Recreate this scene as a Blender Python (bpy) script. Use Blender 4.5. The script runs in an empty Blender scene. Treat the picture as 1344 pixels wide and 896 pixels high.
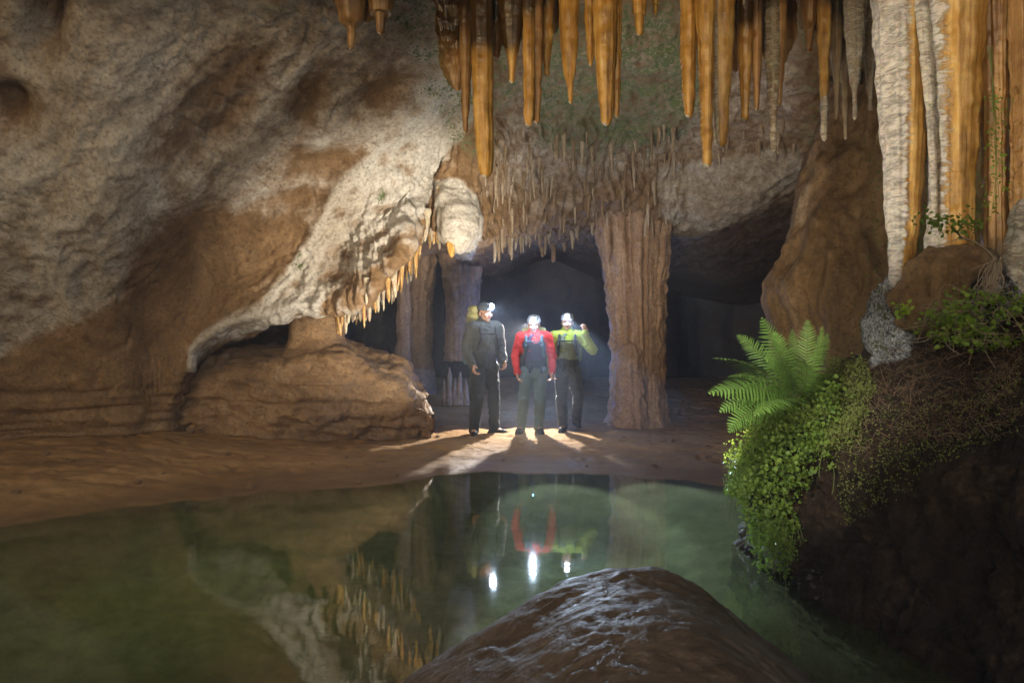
import bpy, math, random
import numpy as np
import openvdb
from mathutils import Vector, Matrix

random.seed(7)
rng = np.random.default_rng(7)
S = bpy.context.scene
COL = S.collection
PI = math.pi
CAMZ = 1.30
F = 896.0

def P(px, py, Y):
    return np.array([(px - 672.0) / F * Y, Y, CAMZ + (448.0 - py) / F * Y])

# ------------------------------------------------------------------ noise
_perm = np.random.default_rng(3).permutation(256)
_perm = np.concatenate([_perm, _perm, _perm])
_g = np.random.default_rng(5).normal(size=(256, 3))
_g /= np.linalg.norm(_g, axis=1)[:, None]

def perlin(p):
    p = np.asarray(p, dtype=np.float64)
    i = np.floor(p).astype(np.int64)
    f = p - i
    i &= 255
    u = f * f * f * (f * (f * 6 - 15) + 10)
    out = 0
    for dx in (0, 1):
        wx = u[:, 0] if dx else 1 - u[:, 0]
        a = _perm[i[:, 0] + dx]
        for dy in (0, 1):
            wy = u[:, 1] if dy else 1 - u[:, 1]
            b = _perm[a + i[:, 1] + dy]
            for dz in (0, 1):
                wz = u[:, 2] if dz else 1 - u[:, 2]
                h = _perm[b + i[:, 2] + dz]
                g = _g[h]
                out = out + wx * wy * wz * (g[:, 0] * (f[:, 0] - dx) + g[:, 1] * (f[:, 1] - dy) + g[:, 2] * (f[:, 2] - dz))
    return out * 1.6

def fbm(p, o=4, gain=0.5, lac=2.03):
    r = 0; a = 1.0; p = np.array(p, dtype=np.float64)
    for k in range(o):
        r = r + a * perlin(p + 17.3 * k); a *= gain; p = p * lac
    return r

def ridged(p, o=4, gain=0.5):
    r = 0; a = 1.0; p = np.array(p, dtype=np.float64)
    for k in range(o):
        r = r + a * (1 - 2 * np.abs(perlin(p + 9.1 * k))); a *= gain; p = p * 2.05
    return r

def sstep(a, b, x):
    t = np.clip((x - a) / (b - a), 0, 1)
    return t * t * (3 - 2 * t)

def sdpoly(q, poly):
    """signed distance (negative inside) of points q (N,2) to a polygon"""
    v = np.array(poly, float); n = len(v)
    d = np.full(len(q), 1e18); s = np.ones(len(q))
    j = n - 1
    for i in range(n):
        e = v[j] - v[i]; w = q - v[i]
        t = np.clip((w @ e) / (e @ e), 0, 1)
        b = w - t[:, None] * e
        d = np.minimum(d, (b * b).sum(1))
        c1 = q[:, 1] >= v[i, 1]; c2 = q[:, 1] < v[j, 1]; c3 = e[0] * w[:, 1] > e[1] * w[:, 0]
        m = (c1 & c2 & c3) | (~c1 & ~c2 & ~c3)
        s[m] *= -1
        j = i
    return s * np.sqrt(d)

# ------------------------------------------------------------------ mesh helpers
def mesh_np(name, v, faces, smooth=True, attrs=None):
    """faces: array (M,4) or (M,3), or list of such arrays"""
    if isinstance(faces, np.ndarray): faces = [faces]
    faces = [f for f in faces if len(f)]
    me = bpy.data.meshes.new(name)
    me.vertices.add(len(v)); me.vertices.foreach_set('co', np.asarray(v, np.float32).ravel())
    nl = sum(f.size for f in faces); npoly = sum(len(f) for f in faces)
    me.loops.add(nl); me.loops.foreach_set('vertex_index', np.concatenate([f.ravel() for f in faces]).astype(np.int32))
    me.polygons.add(npoly)
    tot = np.concatenate([np.full(len(f), f.shape[1]) for f in faces])
    st = np.concatenate([[0], np.cumsum(tot)[:-1]])
    me.polygons.foreach_set('loop_start', st.astype(np.int32))
    me.polygons.foreach_set('loop_total', tot.astype(np.int32))
    if smooth: me.polygons.foreach_set('use_smooth', np.ones(npoly, bool))
    me.update(calc_edges=True); me.validate()
    for k, a in (attrs or {}).items():
        at = me.attributes.new(k, 'FLOAT', 'POINT'); at.data.foreach_set('value', np.asarray(a, np.float32))
    return me

def link(name, me, mat, parent=None, loc=None):
    o = bpy.data.objects.new(name, me); COL.objects.link(o)
    if mat is not None:
        for m in (mat if isinstance(mat, (list, tuple)) else [mat]): me.materials.append(m)
    if parent is not None: o.parent = parent
    if loc is not None: o.location = loc
    return o

def tag(o, label, cat, group=None, kind=None):
    o['label'] = label; o['category'] = cat
    if group: o['group'] = group
    if kind: o['kind'] = kind
    return o

def empty(name, loc, label, cat, group=None, rz=0):
    o = bpy.data.objects.new(name, None); COL.objects.link(o)
    o.empty_display_size = 0.1
    o.location = loc; o.rotation_euler = (0, 0, rz)
    return tag(o, label, cat, group)

def gridfaces(r, c, wrap=False):
    cc = c if wrap else c - 1
    i, j = np.meshgrid(np.arange(r - 1), np.arange(cc), indexing='ij')
    j2 = (j + 1) % c
    return np.stack([i * c + j, i * c + j2, (i + 1) * c + j2, (i + 1) * c + j], -1).reshape(-1, 4)

def cr_basis(ctrl, nseg):
    """Catmull-Rom weights for ctrl points, nseg[i] samples in segment i"""
    rows = []
    n = ctrl
    for i in range(n - 1):
        for t in np.arange(nseg[i]) / nseg[i]:
            w = np.zeros(n)
            t2, t3 = t * t, t * t * t
            b = [(-t3 + 2 * t2 - t) / 2, (3 * t3 - 5 * t2 + 2) / 2, (-3 * t3 + 4 * t2 + t) / 2, (t3 - t2) / 2]
            for k in range(4):
                idx = i - 1 + k
                if idx < 0: w[0] += 2 * b[k]; w[1] -= b[k]
                elif idx > n - 1: w[n - 1] += 2 * b[k]; w[n - 2] -= b[k]
                else: w[idx] += b[k]
            rows.append(w)
    w = np.zeros(n); w[-1] = 1; rows.append(w)
    return np.array(rows)

CAM = np.array([0, 0, CAMZ])

def loft(net, ang=0.003, flip=False):
    """net[col][row] of 3D points -> dense grid, normals"""
    N = np.array(net, float)                       # C,R,3
    C, R, _ = N.shape
    dist = np.maximum(np.linalg.norm(N - CAM, axis=2), 1.0)
    infr = N[:, :, 1] > 1.0
    wgt = np.where(infr, 1.0, 0.25) / (dist * ang)
    lc = np.linalg.norm(N[1:] - N[:-1], axis=2) * (wgt[1:] + wgt[:-1]) / 2
    lr = np.linalg.norm(N[:, 1:] - N[:, :-1], axis=2) * (wgt[:, 1:] + wgt[:, :-1]) / 2
    nc = np.clip(np.ceil(np.percentile(lc, 70, axis=1)), 2, 160).astype(int)
    nr = np.clip(np.ceil(np.percentile(lr, 70, axis=0)), 2, 160).astype(int)
    BC = cr_basis(C, nc); BR = cr_basis(R, nr)
    G = np.einsum('ac,crk->ark', BC, N); G = np.einsum('br,ark->abk', BR, G)
    return G, BC, BR

def gnormals(G, flip=False):
    du = np.gradient(G, axis=0); dv = np.gradient(G, axis=1)
    n = np.cross(du, dv); n /= np.linalg.norm(n, axis=2)[:, :, None] + 1e-9
    return -n if flip else n

def proj(V):
    Y = np.maximum(V[:, 1], 0.3)
    return np.stack([672 + F * V[:, 0] / Y, 448 - F * (V[:, 2] - CAMZ) / Y], 1)

# ------------------------------------------------------------------ SDF modelling
class Sdf:
    def __init__(s, lo, hi, h):
        s.lo = np.array(lo, float); s.h = h
        s.n = np.ceil((np.array(hi) - s.lo) / h).astype(int) + 1
        s.D = np.full(s.n, 4 * h, np.float32)
    def block(s, lo, hi, m):
        a = np.clip(np.floor((np.array(lo) - m - s.lo) / s.h).astype(int), 0, s.n)
        b = np.clip(np.ceil((np.array(hi) + m - s.lo) / s.h).astype(int) + 1, 0, s.n)
        ax = [s.lo[k] + s.h * np.arange(a[k], b[k]) for k in range(3)]
        X, Y, Z = np.meshgrid(*ax, indexing='ij')
        return tuple(slice(a[k], b[k]) for k in range(3)), X, Y, Z
    def put(s, sl, d, k):
        o = s.D[sl]
        if k > 0:
            hh = np.clip(0.5 + 0.5 * (o - d) / k, 0, 1)
            d = o * (1 - hh) + d * hh - k * hh * (1 - hh)
        s.D[sl] = np.minimum(o, d)
    def cap(s, a, b, ra, rb, k=0.0, fy=1.0, cut=False, fx=1.0):
        a = np.array(a, float); b = np.array(b, float)
        r = max(ra, rb)
        sl, X, Y, Z = s.block(np.minimum(a, b) - r, np.maximum(a, b) + r, k + 3 * s.h)
        if X.size == 0: return
        m = (a + b) / 2
        Y = m[1] + (Y - m[1]) / fy; X = m[0] + (X - m[0]) / fx
        a2 = a.copy(); b2 = b.copy()
        a2[1] = m[1] + (a[1] - m[1]) / fy; b2[1] = m[1] + (b[1] - m[1]) / fy
        a2[0] = m[0] + (a[0] - m[0]) / fx; b2[0] = m[0] + (b[0] - m[0]) / fx
        e = b2 - a2; L = e @ e + 1e-12
        t = np.clip(((X - a2[0]) * e[0] + (Y - a2[1]) * e[1] + (Z - a2[2]) * e[2]) / L, 0, 1)
        d = np.sqrt((X - a2[0] - t * e[0]) ** 2 + (Y - a2[1] - t * e[1]) ** 2 + (Z - a2[2] - t * e[2]) ** 2) - (ra + (rb - ra) * t)
        d = d * min(fx, fy, 1.0) if max(fx, fy) <= 1 else d
        if cut: s.D[sl] = np.maximum(s.D[sl], -d)
        else: s.put(sl, d, k)
    def ell(s, c, r, k=0.0, cut=False, R=None, zmin=None):
        c = np.array(c, float); r = np.array(r, float)
        m = r.max()
        sl, X, Y, Z = s.block(c - m, c + m, k + 3 * s.h)
        if X.size == 0: return
        q = np.stack([X - c[0], Y - c[1], Z - c[2]], -1)
        if R is not None: q = q @ np.array(R)
        k0 = np.sqrt(((q / r) ** 2).sum(-1)) + 1e-9; k1 = np.sqrt(((q / (r * r)) ** 2).sum(-1)) + 1e-9
        d = k0 * (k0 - 1) / k1
        if zmin is not None: d = np.maximum(d, zmin - q[..., 2])
        if cut: s.D[sl] = np.maximum(s.D[sl], -d)
        else: s.put(sl, d, k)
    def box(s, c, r, rad=0.01, k=0.0, R=None):
        c = np.array(c, float); r = np.array(r, float); m = np.linalg.norm(r)
        sl, X, Y, Z = s.block(c - m, c + m, k + 3 * s.h)
        if X.size == 0: return
        q = np.stack([X - c[0], Y - c[1], Z - c[2]], -1)
        if R is not None: q = q @ np.array(R)
        q = np.abs(q) - (r - rad)
        d = np.sqrt((np.maximum(q, 0) ** 2).sum(-1)) + np.minimum(q.max(-1), 0) - rad
        s.put(sl, d, k)
    def mesh(s, name, noise=None, attrs=None):
        D = np.clip(s.D, -3 * s.h, 3 * s.h)
        g = openvdb.FloatGrid(float(3 * s.h)); g.copyFromArray(D.astype(np.float32))
        p, q = g.convertToQuads()
        p = p.astype(float) * s.h + s.lo; q = q.astype(np.int64)
        # outward winding
        a, b, c = p[q[:, 0]], p[q[:, 1]], p[q[:, 2]]
        if (np.einsum('ij,ij->i', a, np.cross(b, c))).sum() + (np.einsum('ij,ij->i', a, np.cross(c, p[q[:, 3]]))).sum() < 0:
            q = q[:, ::-1]
        if noise is not None:
            nn = np.zeros_like(p); fn = np.cross(p[q[:, 2]] - p[q[:, 0]], p[q[:, 3]] - p[q[:, 1]])
            for k in range(4): np.add.at(nn, q[:, k], fn)
            nn /= np.linalg.norm(nn, axis=1)[:, None] + 1e-12
            p = p + nn * noise(p)[:, None]
        me = mesh_np(name, p, q, attrs={k: f(p) for k, f in (attrs or {}).items()})
        return me, p, q

# ------------------------------------------------------------------ materials
class NT:
    def __init__(s, name):
        s.m = bpy.data.materials.new(name); s.m.use_nodes = True
        s.t = s.m.node_tree; s.t.nodes.clear()
        s.out = s.t.nodes.new('ShaderNodeOutputMaterial')
    def n(s, typ, ins=None, **kw):
        nd = s.t.nodes.new('ShaderNode' + typ)
        for k, v in kw.items(): setattr(nd, k, v)
        for k, v in (ins or {}).items():
            if isinstance(v, bpy.types.NodeSocket): s.t.links.new(v, nd.inputs[k])
            else: nd.inputs[k].default_value = v
        return nd
    def math(s, op, a, b=0.0, clamp=False):
        return s.n('Math', {0: a, 1: b}, operation=op, use_clamp=clamp).outputs[0]
    def noise(s, vec, scale, detail=6, rough=0.55, dist=0.0):
        return s.n('TexNoise', {'Vector': vec, 'Scale': scale, 'Detail': detail, 'Roughness': rough, 'Distortion': dist}).outputs['Fac']
    def ramp(s, fac, stops):
        r = s.n('ValToRGB', {'Fac': fac}); e = r.color_ramp.elements
        while len(e) < len(stops): e.new(0.5)
        for el, (p, c) in zip(e, stops):
            el.position = p; el.color = (*c, 1) if len(c) == 3 else c
        return r.outputs['Color']
    def mapr(s, v, a, b, c=0.0, d=1.0, smooth=True):
        return s.n('MapRange', {'Value': v, 'From Min': a, 'From Max': b, 'To Min': c, 'To Max': d},
                   interpolation_type='SMOOTHSTEP' if smooth else 'LINEAR').outputs[0]
    def mix(s, f, a, b, blend='MIX'):
        nd = s.n('Mix', data_type='RGBA', blend_type=blend)
        for i, v in ((0, f), (6, a), (7, b)):
            if isinstance(v, bpy.types.NodeSocket): s.t.links.new(v, nd.inputs[i])
            else: nd.inputs[i].default_value = v if i == 0 else ((*v, 1) if len(v) == 3 else v)
        return nd.outputs[2]
    def attr(s, name): return s.n('Attribute', attribute_name=name).outputs['Fac']
    def coord(s, scale=(1, 1, 1), rnd=False):
        c = s.n('TexCoord').outputs['Object']
        if rnd:
            r = s.n('ObjectInfo').outputs['Random']
            r = s.math('MULTIPLY', r, 37.0)
            v = s.n('CombineXYZ', {'X': r, 'Y': r, 'Z': r}).outputs[0]
            c = s.n('VectorMath', {0: c, 1: v}, operation='ADD').outputs[0]
        if scale != (1, 1, 1):
            c = s.n('Mapping', {'Vector': c, 'Scale': scale}).outputs[0]
        return c
    def bump(s, h, strength=0.5, dist=0.02, normal=None):
        ins = {'Height': h, 'Strength': strength, 'Distance': dist}
        if normal is not None: ins['Normal'] = normal
        return s.n('Bump', ins).outputs[0]
    def pr(s, **k):
        ins = {}
        for a, v in k.items():
            nm = {'base': 'Base Color', 'rough': 'Roughness', 'normal': 'Normal', 'sss': 'Subsurface Weight', 'metal': 'Metallic',
                  'spec': 'Specular IOR Level', 'coat': 'Coat Weight', 'sssr': 'Subsurface Radius', 'ssss': 'Subsurface Scale',
                  'coatr': 'Coat Roughness', 'sheen': 'Sheen Weight'}[a]
            if nm == 'Base Color' and isinstance(v, tuple) and len(v) == 3: v = (*v, 1)
            ins[nm] = v
        return s.n('BsdfPrincipled', ins).outputs[0]
    def end(s, sh):
        s.t.links.new(sh, s.out.inputs['Surface']); return s.m

def rock_mat(name, dark, mid, lite, calc, moss=(0.10, 0.13, 0.05), stretch=(1, 1, 1), rough=(0.5, 0.9), bumpd=0.03, rnd=False, bs=1.0, moss_amt=True):
    t = NT(name)
    c = t.coord(stretch, rnd); c0 = t.coord((1, 1, 1), rnd)
    n1 = t.noise(c, 0.8, 6, 0.6, 0.4); n2 = t.noise(c, 5.0, 9, 0.62, 0.3); n3 = t.noise(c0, 34.0, 5, 0.65); n4 = t.noise(c0, 11.0, 8, 0.7)
    a = t.math('ADD', t.math('MULTIPLY', n1, 0.55), t.math('MULTIPLY', n2, 0.45))
    base = t.ramp(a, [(0.30, dark), (0.50, mid), (0.68, lite)])
    ca = t.attr('calcite')
    cf = t.math('ADD', ca, t.math('ADD', t.math('MULTIPLY', t.math('SUBTRACT', n2, 0.5), 1.3), t.math('MULTIPLY', t.math('SUBTRACT', n4, 0.5), 0.55)))
    cf = t.mapr(cf, 0.12, 0.95)
    calc2 = t.mix(t.mapr(n1, 0.35, 0.62), tuple(x * f for x, f in zip(calc, (.74, .68, .60))), calc)
    base = t.mix(cf, base, calc2)
    grain = t.math('ADD', t.math('MULTIPLY', n3, 0.6), t.math('MULTIPLY', n4, 0.4))
    g8 = t.mapr(grain, 0.34, 0.66, 0.62, 1.30, False)
    base = t.mix(1.0, base, t.n('CombineColor', {0: g8, 1: g8, 2: g8}).outputs[0], 'MULTIPLY')
    # small pits and dirt
    pit = t.mapr(n3, 0.30, 0.46)
    base = t.mix(t.math('MULTIPLY', t.math('SUBTRACT', 1.0, pit), 0.5), base, tuple(x * 0.6 for x in dark))
    if moss_amt:
        mf = t.math('ADD', t.attr('moss'), t.math('ADD', t.math('MULTIPLY', t.math('SUBTRACT', n3, 0.5), 2.2), t.math('MULTIPLY', t.math('SUBTRACT', n2, 0.5), 1.2)))
        mf = t.mapr(mf, 0.55, 0.85)
        mossc = t.mix(n4, tuple(x * 0.6 for x in moss), tuple(x * 1.35 for x in moss))
        base = t.mix(mf, base, mossc)
    h = t.math('ADD', t.math('MULTIPLY', n2, 1.0), t.math('ADD', t.math('MULTIPLY', n4, 0.55), t.math('MULTIPLY', n3, 0.3)))
    b = t.bump(h, 0.75 * bs, bumpd)
    r = t.mapr(n2, 0.3, 0.7, rough[0], rough[1])
    return t.end(t.pr(base=base, rough=r, normal=b, spec=0.4))

M = {}
M['wall'] = rock_mat('limestone', (0.085, 0.048, 0.020), (0.19, 0.112, 0.050), (0.32, 0.21, 0.115), (0.48, 0.455, 0.415), stretch=(1, 1, 1), rough=(0.6, 0.95))
M['rear'] = rock_mat('shaded limestone', (0.022, 0.018, 0.016), (0.045, 0.034, 0.028), (0.075, 0.055, 0.045), (0.12, 0.10, 0.09), moss_amt=False)  # limestone colour darkened to keep the rear chamber in shade
M['flow'] = rock_mat('brown flowstone', (0.07, 0.042, 0.018), (0.17, 0.105, 0.048), (0.31, 0.21, 0.12), (0.42, 0.34, 0.25), moss=(0.08, 0.10, 0.03), stretch=(2.6, 2.6, 0.32), rough=(0.6, 0.95))
M['column'] = rock_mat('column flowstone', (0.17, 0.10, 0.06), (0.36, 0.235, 0.15), (0.52, 0.38, 0.265), (0.6, 0.48, 0.38), stretch=(2.5, 2.5, 0.4), rough=(0.5, 0.9), rnd=True, moss_amt=False)
M['ledge'] = rock_mat('ledge rock', (0.10, 0.055, 0.025), (0.24, 0.145, 0.07), (0.36, 0.24, 0.13), (0.5, 0.42, 0.32), stretch=(0.7, 0.7, 2.2), moss_amt=False)
M['fringe'] = rock_mat('fringe calcite', (0.17, 0.11, 0.06), (0.32, 0.225, 0.135), (0.47, 0.36, 0.245), (0.70, 0.62, 0.52), stretch=(4, 4, 0.6), rnd=True, moss_amt=False, rough=(0.35, 0.7))

def stalactite_mat(name, dark, mid, lite, calc, sss=0.5):
    t = NT(name)
    c = t.coord((1, 1, 1), True)
    st = t.n('Mapping', {'Vector': c, 'Scale': (26, 26, 1.1)}).outputs[0]
    n1 = t.noise(st, 1.0, 4, 0.55, 0.2); n2 = t.noise(c, 7, 7, 0.6); n3 = t.noise(c, 60, 4, 0.6)
    sc = t.n('Mapping', {'Vector': c, 'Scale': (16, 16, 42)}).outputs[0]
    n4 = t.noise(sc, 1.0, 5, 0.7, 0.8)
    rg = t.noise(t.n('Mapping', {'Vector': c, 'Scale': (4, 4, 30)}).outputs[0], 1.0, 3, 0.6, 0.5)
    a = t.math('ADD', t.math('MULTIPLY', n1, 0.55), t.math('MULTIPLY', n2, 0.45))
    base = t.ramp(a, [(0.34, dark), (0.5, mid), (0.66, lite)])
    cf = t.math('ADD', t.attr('calcite'), t.math('ADD', t.math('MULTIPLY', t.math('SUBTRACT', n4, 0.5), 0.9), t.math('MULTIPLY', t.math('SUBTRACT', n2, 0.5), 0.5)))
    cf = t.mapr(cf, 0.40, 0.62)
    cc = t.mix(t.mapr(n4, 0.36, 0.62), tuple(x * 0.42 for x in calc), calc)
    base = t.mix(cf, base, cc)
    dk = t.attr('moss')                         # painted shade, darker towards the roots
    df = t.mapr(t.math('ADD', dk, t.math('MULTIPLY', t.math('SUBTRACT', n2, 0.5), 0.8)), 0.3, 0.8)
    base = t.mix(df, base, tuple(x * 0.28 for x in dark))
    h = t.math('ADD', t.math('MULTIPLY', n1, 0.5), t.math('ADD', t.math('MULTIPLY', n4, t.math('ADD', 0.12, t.math('MULTIPLY', cf, 1.0))), t.math('ADD', t.math('MULTIPLY', n3, 0.12), t.math('MULTIPLY', rg, 0.18))))
    b = t.bump(h, 0.7, 0.02)
    r = t.math('ADD', 0.20, t.math('MULTIPLY', cf, 0.35))
    return t.end(t.pr(base=base, rough=r, normal=b, sss=sss, sssr=(1.0, 0.5, 0.16), ssss=0.06, spec=0.5))

M['stal'] = stalactite_mat('amber calcite', (0.20, 0.10, 0.02), (0.47, 0.265, 0.062), (0.74, 0.51, 0.19), (0.62, 0.585, 0.53))
M['stalbrown'] = stalactite_mat('brown calcite', (0.16, 0.085, 0.03), (0.33, 0.19, 0.075), (0.50, 0.31, 0.13), (0.62, 0.56, 0.46))
M['stalgrey'] = stalactite_mat('grey calcite', (0.2, 0.15, 0.10), (0.36, 0.30, 0.22), (0.5, 0.44, 0.35), (0.6, 0.57, 0.5))

def ground_mat():
    t = NT('silty sand')
    c = t.coord(); n1 = t.noise(c, 0.9, 6, 0.6, 0.3); n2 = t.noise(c, 7, 8, 0.6); n3 = t.noise(c, 60, 4, 0.6)
    st = t.n('Mapping', {'Vector': c, 'Scale': (1.2, 7, 1)}).outputs[0]; ns = t.noise(st, 1.0, 6, 0.6, 0.6)
    z = t.n('SeparateXYZ', {0: t.n('TexCoord').outputs['Object']}).outputs[2]
    a = t.math('ADD', t.math('MULTIPLY', n1, 0.5), t.math('ADD', t.math('MULTIPLY', n2, 0.25), t.math('MULTIPLY', ns, 0.25)))
    base = t.ramp(a, [(0.33, (0.17, 0.088, 0.028)), (0.5, (0.31, 0.17, 0.062)), (0.66, (0.43, 0.26, 0.11))])
    base = t.mix(t.math('MULTIPLY', t.mapr(n3, 0.56, 0.7), 0.5), base, (0.42, 0.30, 0.18))
    wz = t.math('ADD', z, t.math('MULTIPLY', t.math('SUBTRACT', n2, 0.5), 0.06))
    wet = t.mapr(wz, 0.115, 0.015)
    base = t.mix(t.math('MULTIPLY', wet, 0.55), base, (0.07, 0.042, 0.02))
    bed = t.mapr(z, 0.0, -0.12)
    bedc = t.ramp(t.math('ADD', t.math('MULTIPLY', n2, 0.5), t.math('MULTIPLY', n1, 0.5)), [(0.35, (0.10, 0.115, 0.04)), (0.5, (0.26, 0.28, 0.12)), (0.65, (0.42, 0.44, 0.22))])
    base = t.mix(bed, base, bedc)
    h = t.math('ADD', t.math('MULTIPLY', n2, 1.0), t.math('ADD', t.math('MULTIPLY', n3, 0.25), t.math('MULTIPLY', ns, 0.6)))
    b = t.bump(h, 0.6, 0.035)
    r = t.math('SUBTRACT', 0.85, t.math('MULTIPLY', wet, 0.3))
    return t.end(t.pr(base=base, rough=r, normal=b, spec=0.3))
M['ground'] = ground_mat()

def water_mat():
    t = NT('still green water')
    c = t.coord((1, 1, 1)); n = t.noise(c, 2.2, 3, 0.5); m = t.noise(t.n('Mapping', {'Vector': c, 'Scale': (2.5, 9, 1)}).outputs[0], 1.6, 4, 0.55)
    b = t.bump(t.math('ADD', t.math('MULTIPLY', n, 0.6), t.math('MULTIPLY', m, 0.35)), 0.040, 0.02)
    tr = t.n('BsdfTransparent', {'Color': (0.74, 0.84, 0.56, 1)}).outputs[0]
    gl = t.n('BsdfGlossy', {'Color': (1, 1, 1, 1), 'Roughness': 0.02, 'Normal': b}).outputs[0]
    df = t.n('BsdfDiffuse', {'Color': (0.33, 0.35, 0.15, 1)}).outputs[0]
    tr = t.n('MixShader', {0: t.math('ADD', 0.06, t.math('MULTIPLY', n, 0.22)), 1: tr, 2: df}).outputs[0]
    fr = t.n('Fresnel', {'IOR': 1.36, 'Normal': b}).outputs[0]
    fr = t.math('ADD', t.math('MULTIPLY', fr, 0.80), 0.07, True)
    return t.end(t.n('MixShader', {0: fr, 1: tr, 2: gl}).outputs[0])
M['water'] = water_mat()

def wet_rock():
    t = NT('wet boulder')
    c = t.coord(); n1 = t.noise(c, 1.6, 6, 0.6, 0.3); n2 = t.noise(t.n('Mapping', {'Vector': c, 'Rotation': (0, 0, .5), 'Scale': (1, 2.4, 1)}).outputs[0], 16, 8, 0.7); n3 = t.noise(c, 110, 5, 0.65)
    v = t.n('TexVoronoi', {'Vector': c, 'Scale': 80.0}, feature='SMOOTH_F1').outputs['Distance']
    base = t.ramp(t.math('ADD', t.math('MULTIPLY', n1, 0.5), t.math('MULTIPLY', n2, 0.5)), [(0.33, (0.06, 0.036, 0.02)), (0.5, (0.15, 0.10, 0.062)), (0.66, (0.30, 0.22, 0.155))])
    h = t.math('ADD', t.math('MULTIPLY', n2, 1.0), t.math('ADD', t.math('MULTIPLY', n3, 0.5), t.math('MULTIPLY', v, 0.6)))
    return t.end(t.pr(base=base, rough=t.mapr(n2, 0.35, 0.65, 0.42, 0.68), normal=t.bump(h, 0.45, 0.008), spec=0.6))
M['boulder'] = wet_rock()

def soil_mat():
    t = NT('dark soil')
    c = t.coord(); n1 = t.noise(c, 2.5, 6, 0.6, 0.3); n2 = t.noise(c, 22, 8, 0.68); n3 = t.noise(c, 90, 4, 0.6)
    base = t.ramp(t.math('ADD', t.math('MULTIPLY', n1, 0.4), t.math('MULTIPLY', n2, 0.6)), [(0.32, (0.010, 0.006, 0.003)), (0.5, (0.028, 0.017, 0.010)), (0.68, (0.085, 0.055, 0.034))])
    cf = t.mapr(t.math('ADD', t.attr('calcite'), t.math('MULTIPLY', t.math('SUBTRACT', n2, 0.5), 1.5)), 0.30, 0.80)
    base = t.mix(cf, base, t.mix(t.mapr(n3, .35, .65), (0.16, 0.17, 0.18), (0.58, 0.61, 0.64)))
    mf = t.mapr(t.math('ADD', t.attr('moss'), t.math('MULTIPLY', t.math('SUBTRACT', n2, 0.5), 2.4)), 0.55, 0.8)
    base = t.mix(mf, base, t.mix(n3, (0.03, 0.045, 0.012), (0.10, 0.12, 0.04)))
    h = t.math('ADD', t.math('MULTIPLY', n2, 1.0), t.math('MULTIPLY', n3, 0.5))
    return t.end(t.pr(base=base, rough=0.85, normal=t.bump(h, 0.9, 0.03), spec=0.25))
M['soil'] = soil_mat()

def leaf_mat(name, a, b, trans=0.35, rough=0.5):
    t = NT(name)
    n = t.noise(t.coord(), 9, 3, 0.6); r = t.n('NewGeometry').outputs['Random Per Island']
    base = t.mix(t.math('ADD', t.math('MULTIPLY', n, 0.5), t.math('MULTIPLY', r, 0.5)), a, b)
    p = t.pr(base=base, rough=rough, spec=0.35)
    tl = t.n('BsdfTranslucent', {'Color': base}).outputs[0]
    return t.end(t.n('MixShader', {0: trans, 1: p, 2: tl}).outputs[0])
M['fern'] = leaf_mat('fern green', (0.11, 0.22, 0.035), (0.22, 0.38, 0.08))
M['leaf'] = leaf_mat('leaf green', (0.045, 0.105, 0.012), (0.23, 0.33, 0.05))
M['ivy'] = leaf_mat('ivy green', (0.07, 0.15, 0.015), (0.26, 0.40, 0.045))
M['lime'] = leaf_mat('lime leaf', (0.20, 0.34, 0.03), (0.33, 0.46, 0.06))
M['moss'] = leaf_mat('moss', (0.07, 0.09, 0.02), (0.27, 0.31, 0.08), 0.2, 0.9)

def plain(name, col, rough=0.7, var=0.25, scale=30, bs=0.25, bd=0.004, spec=0.4, metal=0.0, sheen=0.0):
    t = NT(name)
    c = t.coord(); n = t.noise(c, scale, 5, 0.6); n2 = t.noise(c, scale / 6, 3, 0.5)
    f = t.math('ADD', t.math('MULTIPLY', n, 0.5), t.math('MULTIPLY', n2, 0.5))
    base = t.mix(f, tuple(x * (1 - var) for x in col), tuple(min(1, x * (1 + var)) for x in col))
    return t.end(t.pr(base=base, rough=rough, normal=t.bump(n, bs, bd), spec=spec, metal=metal, sheen=sheen))
M['bark'] = plain('pale root bark', (0.30, 0.24, 0.17), 0.85, 0.4)
M['rootdark'] = plain('dead rootlets', (0.17, 0.11, 0.07), 0.9, 0.5)
M['stem'] = plain('green stem', (0.14, 0.18, 0.05), 0.7)

# ------------------------------------------------------------------ camera
cam = bpy.data.cameras.new('camera'); cam.sensor_width = 36; cam.lens = 24; cam.clip_start = 0.05; cam.clip_end = 500
co = bpy.data.objects.new('camera', cam); COL.objects.link(co)
co.location = (0, 0, CAMZ); co.rotation_euler = (PI / 2, 0, 0)
S.camera = co

# ------------------------------------------------------------------ cave wall and ceiling
W = lambda *a: np.array(a, float)
below = lambda p, dz: p + W(0, 0.25, -dz)

def wallcol(r0, r1, pts, tail):
    return [r0, r1] + [P(*p) for p in pts] + tail
cols = []
cols.append([W(-9, .5, 4.2), W(-9, 2, 3.8), W(-9, 3, 3.2), W(-9.2, 3.6, 2.5), W(-9.3, 4, 1.8), W(-9.3, 4.2, 1.0), W(-9.3, 4.3, .3), W(-9.4, 4.4, -.5), W(-9.5, 4.5, -1.2)])
cols.append([W(-6, .5, 4.6), W(-6, 2.5, 4.5), W(-6.2, 4, 4.0), W(-6.4, 4.8, 3.2), W(-6.5, 5.3, 2.3), W(-6.5, 5.7, 1.3), W(-6.4, 6, .35), W(-6.4, 6.1, -.4), W(-6.4, 6.2, -1.)])
def full(pxs, r0x, r1x):
    a = [W(r0x, .5, 4.8), W(r1x, 3, 4.5)] + [P(*p) for p in pxs]
    return a
def ground_tail(p): return [p + W(0, .15, -.6), p + W(0, .3, -1.2)]
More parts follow.
